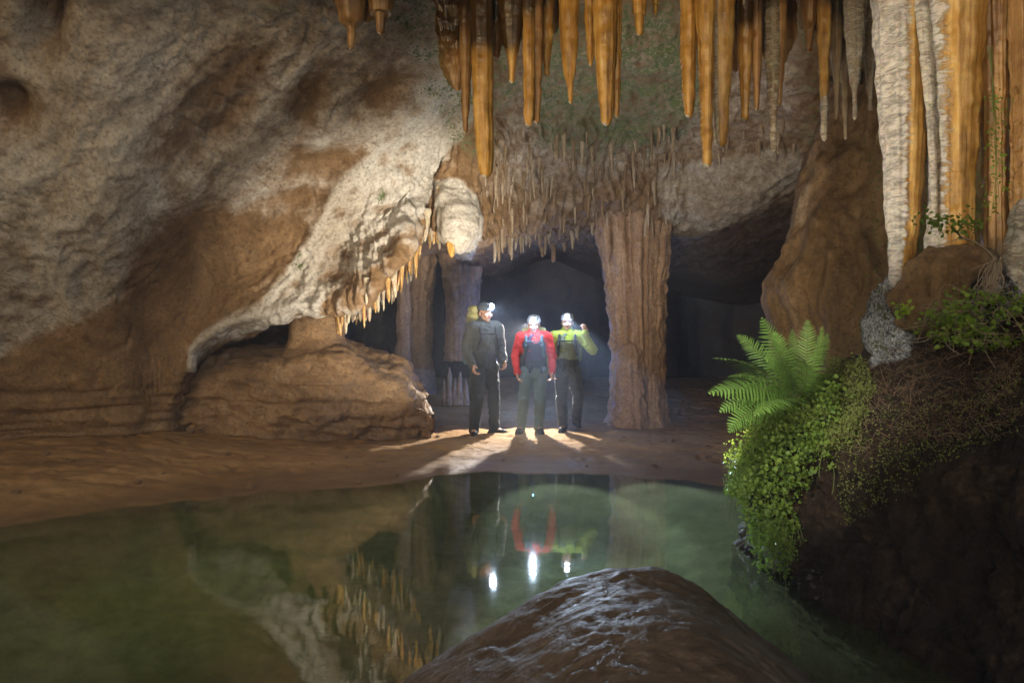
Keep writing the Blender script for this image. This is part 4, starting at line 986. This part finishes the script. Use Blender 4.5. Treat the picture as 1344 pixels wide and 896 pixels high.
# root tangle
pts, nr = scatter([(1120, 500), (1180, 462), (1344, 440), (1344, 580), (1220, 590), (1130, 600)], 900, off=(.0, .03))
lines, rad = [], []
for p, q_ in zip(pts, nr):
    d = unit(rng.normal(size=3) * np.array([1, .5, .7]) + q_ * .25 + W(-.3, 0, -.1)); L = rng.uniform(.03, .13) * (2.0 if rng.random() < .12 else 1)
    lines.append(curve(p, p + d * L * .5 + q_ * rng.uniform(0, .05) + rng.normal(size=3) * .03, p + d * L + rng.normal(size=3) * .02, 8)); rad.append((rng.uniform(.0005, .0014) * (3.0 if rng.random() < .05 else 1), .0004))
tag(link('rootlets', tubes_mesh('rootlets', lines, rad, 4), M['rootdark']), 'tangle of dry brown rootlets over the dark bank', 'roots', kind='stuff')

# ivy mat on top of the bank
org = P(1280, 425, 3.15)
ivy = empty('ivy', org, 'dense low ivy mat spread along the top of the bank below the columns', 'ivy')
IP = [(1200, 430), (1225, 410), (1262, 378), (1285, 376), (1344, 385), (1400, 390), (1400, 450), (1340, 452), (1290, 458), (1235, 446)]
c0 = np.stack([P(x, y, Y) for x, y, Y in zip(rng.uniform(1195, 1400, 430), rng.uniform(374, 460, 430), rng.uniform(3.0, 3.5, 430))])
c0 = c0[sdpoly(proj(c0), IP) < 0]
c0 = c0[perlin(c0 * 9) > -.12]; cl = np.repeat(np.arange(len(c0)), 9)
pp = c0[cl] + rng.normal(size=(len(cl), 3)) * np.array([.035, .03, .012])
link('leaves', local(leaves_mesh('leaves', pp, unit(W(-.15, -.5, .8) + rng.normal(size=pp.shape) * .5), .012, .03, .8), org), M['ivy'], ivy)
lines = [curve(a, a + rng.normal(size=3) * .05 + W(0, 0, .02), a + rng.normal(size=3) * np.array([.12, .06, .04]) + W(0, 0, -.04), 8) for a in c0[:140]]
link('stem', local(tubes_mesh('stem', lines, [.0017] * len(lines), 4), org), M['bark'], ivy)['kind'] = 'stuff'
# hanging dark trailing below ivy
# sprig on a bare branch
def sprig(name, label, cat, line, rad, centres, n, smin, smax, mat, spread=.03, stemmat='bark', side=None):
    org = line[0][0]
    e = empty(name, org, label, cat)
    link('branch', local(tubes_mesh('branch', line, rad, 6), org), M[stemmat], e)
    c = np.array(centres)[rng.integers(len(centres), size=n)] + rng.normal(size=(n, 3)) * spread
    link('leaves', local(leaves_mesh('leaves', c, unit(W(-.1, -.7, .6) + rng.normal(size=c.shape) * .5), smin, smax, .75), org), M[mat], e)
a, b, c, d = P(1306, 342, 3.3), P(1290, 318, 3.25), P(1262, 312, 3.2), P(1250, 300, 3.15)
sprig('sprig', 'leafy green sprig on a bare twisted twig in front of the thickest amber column', 'plant',
      [np.vstack([curve(a, b, c, 8), curve(c, (c + d) / 2, d, 5)[1:]]), curve(P(1268, 314, 3.2), P(1256, 313, 3.18), P(1241, 319, 3.15), 6), curve(c, P(1250, 290, 3.15), P(1222, 288, 3.12), 8), curve(P(1225, 290, 3.12), P(1215, 288, 3.12), P(1212, 296, 3.1), 5)],
      [(.007, .003), (.003, .001), (.003, .001), (.002, .001)], [P(x, y, 3.13) for x, y in [(1252, 292), (1262, 286), (1272, 290), (1245, 298), (1256, 300), (1238, 287), (1226, 292), (1217, 286), (1277, 296), (1266, 297)]], 190, .012, .026, 'leaf', .022)
a = P(1196, 420, 3.55)
sprig('seedling', 'small lime green seedling at the edge of the crusted rock mound', 'plant', [curve(P(1206, 440, 3.5), P(1190, 425, 3.5), P(1180, 405, 3.48), 8), curve(P(1206, 432, 3.5), P(1200, 420, 3.5), P(1186, 408, 3.48), 8)], [(.003, .0012)] * 2,
      [P(x, y, 3.46) for x, y in [(1178, 404), (1185, 402), (1183, 412), (1190, 408)]], 34, .016, .03, 'lime', .012, 'stem')
ln = [curve(P(1296 + 3 * k, 60, 3.62), P(1318 - 8 * k, 180, 3.58), P(1300 + 6 * k, 290 - 12 * k, 3.58), 24) for k in range(3)]
sprig('vine', 'thin leafy vine trailing down the dull gold column', 'plant', ln, [(.002, .001)] * 3, [p + rng.normal(size=3) * .02 for L in ln for p in L[6:]], 210, .010, .022, 'ivy', .02, 'stem')
# bare root bundle at the sprig's foot
lines = []
for k in range(46):
    a = P(1306 + rng.normal() * 5, 345 + rng.normal() * 5, 3.24); c = P(1295 + rng.normal() * 14, 385 + rng.normal() * 12, 3.2 + rng.normal() * .04)
    lines.append(curve(a, (a + c) / 2 + rng.normal(size=3) * .035, c, 9))
tag(link('root_bundle', tubes_mesh('root_bundle', lines, [(.004, .001)] * 46, 5), M['bark']), 'pale bundle of bare roots below the twisted twig', 'roots')
# leafy top of the fern clump growing right over the moss

# ------------------------------------------------------------------ people
M['skin'] = plain('skin', (0.52, 0.30, 0.20), 0.55, 0.08)
M['eye'] = plain('dark eye', (0.03, 0.02, 0.015), 0.3, 0.1)
M['lip'] = plain('lip', (0.38, 0.15, 0.12), 0.5, 0.1)
M['hair'] = plain('dark hair', (0.035, 0.022, 0.014), 0.6, 0.4, 80)
M['boot'] = plain('boot leather', (0.022, 0.018, 0.015), 0.6, 0.3)
M['helmet'] = plain('helmet plastic', (0.32, 0.34, 0.36), 0.35, 0.08, 8, 0.05)
M['helmetdark'] = plain('dark helmet plastic', (0.10, 0.13, 0.17), 0.35, 0.08, 8, 0.05)
M['black'] = plain('black webbing', (0.02, 0.02, 0.022), 0.7, 0.2)
M['metal'] = plain('aluminium pole', (0.45, 0.42, 0.36), 0.35, 0.1, 20, 0.05, metal=0.7)
M['paleyellow'] = plain('pale yellow pack cloth', (0.42, 0.42, 0.20), 0.75, 0.15)
M['teal'] = plain('teal pack cloth', (0.07, 0.13, 0.15), 0.75, 0.2)
M['olive'] = plain('olive pack cloth', (0.20, 0.24, 0.08), 0.75, 0.2)
def lamp_mat():
    t = NT('headlamp lens'); return t.end(t.n('Emission', {'Color': (0.86, 0.93, 1, 1), 'Strength': 260.0}).outputs[0])
M['lens'] = lamp_mat()
def cloth(name, col): return plain(name, col, 0.8, 0.18, 45, 0.35, 0.004, 0.3, 0, 0.15)
def rotm(yaw, pitch):
    return np.array((Matrix.Rotation(math.radians(yaw), 3, 'Z') @ Matrix.Rotation(math.radians(pitch), 3, 'X')))
def wrinkle(a=.006, f=9):
    return lambda p: a * fbm(p * np.array([f, f, f * .8]), 3) + a * .5 * ridged(p * np.array([f * .8, f * .8, f * 1.7]), 2)

def hand(s, wr, d, n, side, curl=.6, r=.0088):
    """palm leaves the wrist along d, palm normal n, thumb on side"""
    d, n = unit(np.array(d, float)), np.array(n, float); n = unit(n - (n @ d) * d); b = np.cross(d, n) * side
    pc = wr + d * .05
    for k in range(4):
        o = (k - 1.5) * .019
        s.cap(wr + b * o * .6 + d * .012, wr + d * .085 + b * o, .015, .0115, .008)
        L = [.036, .042, .039, .031][k]; p = wr + d * .085 + b * o; a = curl * (.7 + .1 * k)
        for q_ in (1.0, .75, .6):
            dd = d * math.cos(a) + n * math.sin(a); e = p + dd * L * q_; s.cap(p, e, r, r * .9, .003); p = e; a += curl
    th = wr + d * .02 + b * -.03
    t1 = th + (d * .55 - b * .6 + n * .35) * .045; t2 = t1 + (d * .8 - b * .1 + n * .5) * .03
    s.cap(wr + d * .015, th, .016, .013, .008); s.cap(th, t1, .0125, .0105, .004); s.cap(t1, t2, .0105, .009, .003)

def make_person(loc, rz, sc, J, label, mats, hyaw=0, hpitch=0, pack=None, vest=None):
    A = {k: np.array(v, float) for k, v in J.items()}
    HR = rotm(hyaw, hpitch); hc = A['head']
    hp = lambda x, y, z: hc + HR @ np.array([x, y, z])
    s = Sdf((-.62, -.5, -.02), (.62, .6, 1.95), .0065)
    # body
    s.cap(A['pelvis'], A['chest'], .125, .13, .0, .72); s.cap(A['chest'], A['neck'], .12, .055, .05, .8)
    s.cap(A['neck'], hp(0, .012, -.06), .055, .052, .03)
    s.ell(hp(0, .012, .022), (.074, .094, .092), .02, R=HR); s.ell(hp(0, -.022, -.045), (.056, .066, .068), .03, R=HR)
    s.cap(hp(0, -.075, -.095), hp(0, -.068, -.10), .02, .02, .02)
    s.cap(hp(0, -.088, .008), hp(0, -.108, -.032), .010, .015, .012); s.cap(hp(-.014, -.095, -.036), hp(.014, -.095, -.036), .009, .009, .008)
    s.cap(hp(-.045, -.078, .028), hp(.045, -.078, .028), .013, .013, .012)
    for k in (-1, 1):
        s.ell(hp(.034 * k, -.092, .006), (.016, .012, .010), .0, cut=True, R=HR); s.ell(hp(.034 * k, -.077, .006), (.013, .011, .011), .003, R=HR)
        s.ell(hp(.077 * k, .012, -.012), (.012, .022, .034), .006, R=HR); s.ell(hp(.04 * k, -.07, -.03), (.025, .02, .02), .02, R=HR)
    s.cap(hp(-.022, -.086, -.063), hp(.022, -.086, -.063), .008, .008, .006)
    for q_, sd in (('L', -1), ('R', 1)):
        s.cap(A['sh' + q_], A['el' + q_], .05, .04, .03); s.cap(A['el' + q_], A['wr' + q_], .04, .028, .015)
        hand(s, A['wr' + q_], A['hd' + q_], A['hn' + q_], sd, J.get('curl' + q_, .6) if not isinstance(J.get('curl' + q_), np.ndarray) else .6)
        s.cap(A['hip' + q_], A['kn' + q_], .085, .056, .04); s.cap(A['kn' + q_], A['an' + q_], .056, .042, .02); s.cap(A['an' + q_], A['an' + q_] + A['toe' + q_] * .12 - W(0, 0, .04), .04, .032, .02)
    me, p, q4 = s.mesh('person')
    o = link('person', me, [M['skin'], M['eye'], M['lip']], loc=loc); o.rotation_euler = (0, 0, rz); o.scale = (sc,) * 3
    tag(o, label, 'person', 'cavers standing together')
    fc = p[q4].mean(1); mi = np.zeros(len(q4), np.int32)
    for k in (-1, 1): mi[np.linalg.norm(fc - hp(.034 * k, -.088, .006), axis=1) < .0105] = 1
    loc_ = (fc - hc) @ HR; mi[(np.abs(loc_[:, 0]) < .022) & (np.abs(loc_[:, 2] + .063) < .008) & (loc_[:, 1] < -.082)] = 2
    me.polygons.foreach_set('material_index', mi)
    def child(nm, sd, mat, noise=None, par=o, label=None):
        m_, _, _ = sd.mesh(nm, noise); c = link(nm, m_, mat, par)
        if label: c['label'] = label
        return c
    # trousers
    t = Sdf((-.5, -.5, .04), (.5, .6, 1.12), .008)
    t.cap(A['pelvis'] - W(0, 0, .02), A['pelvis'] + W(0, 0, .12), .15, .148, 0, .78)
    for q_ in 'LR':
        t.cap(A['hip' + q_], A['kn' + q_], .103, .078, .03, .98); t.cap(A['kn' + q_], A['an' + q_] - W(0, 0, .005), .078, .066, .02)
    child('trousers', t, mats['trousers'], wrinkle(.012, 8))
    # boots
    for q_ in 'LR':
        b_ = Sdf(A['an' + q_] - .3, A['an' + q_] + .3, .007); an = A['an' + q_]; to = A['toe' + q_]; base = an[2] - .085
        b_.cap(an + W(0, 0, .09), an - W(0, 0, .01), .056, .052, .0); f0 = W(an[0], an[1], base + .042)
        b_.cap(f0 - to * .045, f0 + to * .15, .045, .04, .03); b_.cap(W(an[0], an[1], base + .014) - to * .055, W(an[0], an[1], base + .014) + to * .165, .047, .045, .004)
        b_.D = np.maximum(b_.D, -(np.arange(b_.n[2]) * b_.h + b_.lo[2] - base)[None, None, :].astype(np.float32))
        child('boot', b_, M['boot'], wrinkle(.002, 20))
    # jacket
    j = Sdf((-.62, -.5, .8), (.62, .6, 1.75), .008)
    j.cap(A['pelvis'] + W(0, 0, .05), A['chest'], .155, .172, 0, .72); j.cap(A['chest'], A['chest'] + W(0, 0, .13), .168, .105, .05, .72)
    j.cap(A['shL'] - W(-.03, 0, 0), A['shR'] - W(.03, 0, 0), .075, .075, .06)
    j.cap(A['neck'] - W(0, 0, .03), A['neck'] + (hc - A['neck']) * .28, .082, .072, .03)
    for q_ in 'LR':
        j.cap(A['sh' + q_], A['el' + q_], .078, .063, .03); j.cap(A['el' + q_], A['wr' + q_] - unit(A['wr' + q_] - A['el' + q_]) * .005, .062, .044, .02)
    child('jacket', j, mats['jacket'], wrinkle(.013, 9))
    if vest:
        v_ = Sdf((-.4, -.4, .85), (.4, .4, 1.6), .008)
        v_.cap(A['pelvis'] + W(0, 0, .10), A['chest'] + W(0, 0, .02), .166, .183, 0, .76); v_.cap(A['chest'] + W(0, 0, .02), A['chest'] + W(0, 0, .11), .175, .12, .04, .78)
        v_.ell(A['chest'] + W(.03, -.16, .10), (.075, .10, .07), cut=True)
        child('vest', v_, mats['vest'], wrinkle(.006, 9))
    # belt and harness
    h_ = Sdf((-.3, -.3, .8), (.3, .3, 1.15), .007)
    c = A['pelvis'] + W(0, 0, .075)
    h_.cap(c - W(0, 0, .012), c + W(0, 0, .012), .172, .172, 0, .78); h_.cap(c + W(-.06, -.14, -.03), c + W(-.06, -.145, -.12), .014, .02, .01); h_.cap(c + W(.10, -.11, -.03), c + W(.11, -.12, -.13), .012, .018, .01)
    child('harness', h_, M['black'])
    # hair at the nape, helmet with lamp
    ha = Sdf(hc - .2, hc + .2, .007); ha.ell(hp(0, .03, .0), (.080, .088, .08), R=HR); ha.ell(hp(0, -.09, -.03), (.09, .09, .10), cut=True, R=HR)
    child('hair', ha, M['hair'], wrinkle(.004, 30))
    he = Sdf(hc - .22, hc + .24, .006)
    he.ell(hp(0, .008, .045), (.098, .122, .098), R=HR)
    cut = hp(0, 0, .035); up_ = HR @ W(0, -.12, 1)
    X, Y, Z = np.meshgrid(*[he.lo[k] + he.h * np.arange(he.n[k]) for k in range(3)], indexing='ij')
    he.D = np.maximum(he.D, -((X - cut[0]) * up_[0] + (Y - cut[1]) * up_[1] + (Z - cut[2]) * up_[2]).astype(np.float32))
    he.cap(hp(-.05, -.112, .042), hp(.05, -.112, .042), .010, .010, .008); he.cap(hp(-.085, .0, .09), hp(-.06, .06, .12), .008, .008, .01); he.cap(hp(.085, .0, .09), hp(.06, .06, .12), .008, .008, .01)
    hel = child('helmet', he, mats['helmet'])
    la = Sdf(hc - .25, hc + .25, .006); la.box(hp(0, -.122, .085), (.036, .018, .025), .006, R=HR)
    lo_ = child('headlamp', la, M['black'], par=hel)
    th = np.linspace(0, 2 * PI, 20, endpoint=False)
    v = np.array([hp(.030 * math.cos(a), -.148, .086 + .030 * math.sin(a)) for a in th] + [hp(.034 * math.cos(a), -.132, .086 + .034 * math.sin(a)) for a in th] + [hp(0, -.153, .086)])
    i = np.arange(20); f = [np.stack([i, (i + 1) % 20, np.full(20, 40)], 1), np.stack([i, 20 + i, 20 + (i + 1) % 20, (i + 1) % 20], 1)]
    lk = link('headlamp', None, None) if False else None
    lens = link('lens', mesh_np('lens', v, f), M['lens'], hel)
    # straps of the pack across the chest
    st = Sdf((-.35, -.4, .9), (.35, .4, 1.65), .007)
    for k in (-1, 1):
        c = A['chest']; pts_ = [c + W(.10 * k, .12, .16), c + W(.115 * k, .02, .205), c + W(.115 * k, -.10, .13), c + W(.12 * k, -.15, .0), c + W(.14 * k, -.09, -.14), c + W(.13 * k, .08, -.2)]
        for a, b in zip(pts_[:-1], pts_[1:]): st.cap(a, b, .02, .02, .01)
    st.cap(A['chest'] + W(-.11, -.155, .06), A['chest'] + W(.11, -.155, .06), .011, .011, .006)
    Mx = Matrix.Translation(Vector(loc)) @ Matrix.Rotation(rz, 4, 'Z') @ Matrix.Scale(sc, 4)
    # backpack: a thing of its own
    if pack:
        bp = empty('backpack', loc, pack['label'], 'backpack', None, rz); bp.scale = (sc,) * 3
        b_ = Sdf((-.35, .0, .75), (.35, .6, 2.0), .009); z0, z1, w, dd = pack['z0'], pack['z1'], pack['w'], pack.get('d', .10)
        b_.box((0, .085 + dd, (z0 + z1) / 2), (w, dd, (z1 - z0) / 2), min(dd, w) * .85)
        for k in (-1, 1): b_.cap((w * k, .10 + dd, z0 + .08), (w * k, .10 + dd, z0 + .26), .05, .045, .03)
        child('pack_body', b_, pack['mat'], wrinkle(.010, 7), par=bp)
        b2 = Sdf((-.35, .0, .75), (.35, .6, 2.05), .009); b2.box((0, .075 + dd, z1 + .0), (w * .88, dd * 1.0, .055), .05)
        child('pack_lid', b2, pack['lid'], wrinkle(.008, 8), par=bp)
        child('strap', st, pack.get('strap', M['black']), par=bp)
        if pack.get('roll'):
            b3 = Sdf((-.4, .0, .75), (.4, .6, 2.0), .009); b3.cap((-w - .02, .09 + dd, z0 - .03), (w + .02, .09 + dd, z0 - .03), .06, .06)
            child('sleeping_mat', b3, pack['roll'], wrinkle(.005, 9), par=bp)
    return o, Mx, hp

Z = W(0, 0, 0)
def base_pose(): return dict(pelvis=(0, 0, .95), chest=(0, 0, 1.28), neck=(0, .005, 1.47), head=(0, -.02, 1.615), hipL=(-.09, 0, .90), hipR=(.09, 0, .90))
def grd(px, Y): x = (px - 672) / F * Y; return (x, Y, gzat(x, Y))
heads = []
# tall caver in dark jacket
J = base_pose(); J.update(shL=(-.19, 0, 1.42), elL=(-.255, .03, 1.15), wrL=(-.235, -.12, .94), hdL=(.0, -.35, -.9), hnL=(.9, -.2, 0), shR=(.19, 0, 1.42), elR=(.25, .02, 1.15), wrR=(.20, -.16, .98), hdR=(-.1, -.5, -.8), hnR=(-.9, -.2, 0),
    knL=(-.13, -.03, .50), anL=(-.15, .02, .085), toeL=(-.35, -.93, 0), knR=(.12, -.02, .50), anR=(.15, .0, .085), toeR=(.5, -.86, 0))
l1 = grd(636, 8.85)
p1 = make_person(l1, math.radians(30), .985, J, 'tall caver in a dark jacket and black trousers standing left of the others', dict(trousers=cloth('black trouser cloth', (.022, .028, .036)), jacket=cloth('dark grey jacket cloth', (.045, .048, .042)), helmet=M['helmetdark']), hyaw=8, hpitch=3,
    pack=dict(label='tall pale yellow backpack on the tall caver in dark clothes', z0=1.02, z1=1.66, w=.14, d=.11, mat=M['paleyellow'], lid=M['paleyellow'], roll=M['teal']))
# caver in red
J = base_pose(); J.update(head=(0, -.045, 1.60), shL=(-.195, 0, 1.41), elL=(-.275, .02, 1.14), wrL=(-.245, -.07, .89), hdL=(.05, -.2, -.95), hnL=(.9, -.2, 0), shR=(.195, 0, 1.41), elR=(.27, .02, 1.14), wrR=(.265, -.05, .90), hdR=(0, -.15, -.97), hnR=(-.9, -.2, 0),
    knL=(-.15, -.05, .50), anL=(-.19, -.02, .085), toeL=(-.25, -.96, 0), knR=(.085, -.04, .50), anR=(.07, -.02, .085), toeR=(.25, -.96, 0))
l2 = grd(701, 8.9)
p2 = make_person(l2, math.radians(-3), .88, J, 'caver in a bright red jacket with a dark vest and grey green trousers', dict(trousers=cloth('grey green trouser cloth', (.105, .15, .15)), jacket=cloth('red jacket cloth', (.62, .035, .03)), helmet=M['helmet'], vest=cloth('dark purple vest cloth', (.05, .035, .075))), hyaw=-4, hpitch=14, vest=True,
    pack=dict(label='teal backpack with pale side pockets on the caver in red', z0=1.0, z1=1.50, w=.20, d=.10, mat=M['teal'], lid=M['paleyellow'], strap=M['teal']))
# caver in lime
J = base_pose(); J.update(shL=(-.195, 0, 1.41), elL=(-.26, .02, 1.14), wrL=(-.24, -.06, .90), hdL=(.05, -.2, -.95), hnL=(.9, -.2, 0), shR=(.195, 0, 1.41), elR=(.37, -.04, 1.20), wrR=(.26, -.15, 1.45), hdR=(-.10, .05, .98), hnR=(-.5, .8, 0),
    knL=(-.09, -.05, .50), anL=(-.07, -.01, .085), toeL=(-.1, -.99, 0), knR=(.15, .0, .51), anR=(.12, .30, .125), toeR=(.2, -.97, 0))
l3 = grd(745, 8.95)
p3 = make_person(l3, math.radians(-8), .885, J, 'caver in a lime green jacket raising one hand beside the helmet', dict(trousers=cloth('dark grey trouser cloth', (.05, .055, .065)), jacket=cloth('lime jacket cloth', (.30, .38, .04)), helmet=M['helmet'], vest=cloth('olive grey vest cloth', (.13, .15, .10))), hyaw=0, hpitch=3, vest=True,
    pack=dict(label='olive backpack on the caver in the lime green jacket', z0=1.0, z1=1.46, w=.16, d=.08, mat=M['olive'], lid=M['olive'], strap=M['black']))

# ------------------------------------------------------------------ light
def spot(name, loc, target, power, deg, col=(1, 1, 1), blend=.6, r=.05):
    l = bpy.data.lights.new(name, 'SPOT'); l.energy = power; l.spot_size = math.radians(deg); l.spot_blend = blend; l.color = col; l.shadow_soft_size = r
    o = bpy.data.objects.new(name, l); COL.objects.link(o); o.location = loc
    o.rotation_euler = (Vector(target) - Vector(loc)).to_track_quat('-Z', 'Y').to_euler(); return o
def point(name, loc, power, col=(1, 1, 1), r=.05):
    l = bpy.data.lights.new(name, 'POINT'); l.energy = power; l.color = col; l.shadow_soft_size = r
    o = bpy.data.objects.new(name, l); COL.objects.link(o); o.location = loc; return o
WARM = (1, .80, .56); COOL = (.60, .78, 1)
for k, (pp_, tg, pw, cone, gl) in enumerate([(p1, (.35, 2.6, .45), 330, 24, 4), (p2, (.45, 5.0, 0), 1500, 21, 7), (p3, (1.45, 5.0, 0), 1500, 21, 6)]):
    h = pp_[1] @ Vector(pp_[2](0, -.175, .088))
    spot('headlamp_beam', h, tg, pw, cone, COOL, .45, .02)
    point('headlamp_spill', h, gl, (.42, .62, 1), .02)
spot('lantern_light', (.25, 10.0, 1.55), (-.1, 7.6, .1), 520, 66, (1, .95, .87), .12, .03)
point('chamber_fill', (.345, 10.6, 1.2), 42, (.12, .30, 1), .12)  # added unseen light for the blue glow in the haze
spot('shawl_fill', (.2, 5.2, .5), (-1.1, 7.4, 1.9), 560, 62, (1, .88, .70), .8, .08)  # added light without a fixture, brightens the shawl from the front
spot('stalactite_fill', (-.9, 3.0, .9), (.95, 4.5, 2.9), 130, 62, WARM, .8, .10)  # added unseen uplight for the stalactites
spot('column_fill', (-.1, 3.1, 1.4), (2.15, 3.9, 2.45), 150, 40, (1, .87, .70), .8, .08)  # no fixture, added to brighten the thick columns
spot('fern_lamp', (.5, 2.4, 1.7), (1.62, 3.75, .9), 80, 44, (1, .97, .85), .8, .06)
spot('flowstone_fill', (1.2, 4.2, .5), (2.35, 6.2, 1.9), 55, 60, (1, .84, .62), 1.0, .1)  # added fill with no visible source, lifts the flowstone wall
spot('left_wall_fill', (-1.2, 2.4, 2.4), (-3.1, 6.3, 1.35), 122, 115, (1, .92, .82), 1.0, .35)  # broad soft fill added for the left wall and floor
spot('ceiling_fill', (.3, 4.4, .9), (.9, 7.6, 3.3), 220, 80, (1, .92, .78), 1.0, .15)  # unseen fill added to brighten the ceiling slope
w = bpy.data.worlds.new('World'); S.world = w; w.use_nodes = True
nt = w.node_tree; bg = nt.nodes['Background']
sky = nt.nodes.new('ShaderNodeTexSky'); sky.sky_type = 'NISHITA'; sky.sun_disc = False; sky.sun_elevation = math.radians(12); sky.sun_rotation = math.radians(200)
nt.links.new(sky.outputs[0], bg.inputs[0]); bg.inputs[1].default_value = 0.09
S.view_settings.view_transform = 'Standard'; S.view_settings.look = 'None'; S.view_settings.exposure = 0.65; S.view_settings.gamma = 1
cy = S.cycles
cy.use_denoising = True
try: cy.denoiser = 'OPENIMAGEDENOISE'
except Exception: pass
cy.use_adaptive_sampling = True; cy.adaptive_threshold = 0.04; cy.adaptive_min_samples = 24
cy.max_bounces = 7; cy.volume_bounces = 0; cy.diffuse_bounces = 2; cy.glossy_bounces = 4; cy.transparent_max_bounces = 16; cy.sample_clamp_indirect = 6; cy.caustics_reflective = False; cy.caustics_refractive = False

# cave air
def haze():
    t = NT('cave haze')
    pv = t.n('VolumePrincipled', {'Color': (0.80, 0.86, 1.0, 1), 'Density': 0.0060, 'Anisotropy': 0.25}).outputs[0]
    t.t.links.new(pv, t.out.inputs['Volume'])
    lo, hi = W(-41, -41, -2.2), W(41, 41, 7.5)
    v = np.array([[lo[0] if i & 1 == 0 else hi[0], lo[1] if i & 2 == 0 else hi[1], lo[2] if i & 4 == 0 else hi[2]] for i in range(8)])
    f = np.array([[0, 2, 3, 1], [4, 5, 7, 6], [0, 1, 5, 4], [2, 6, 7, 3], [0, 4, 6, 2], [1, 3, 7, 5]])
    tag(link('haze', mesh_np('haze', v, f, smooth=False), t.m), 'thin bluish mist in the cave air', 'haze', kind='stuff')
haze()
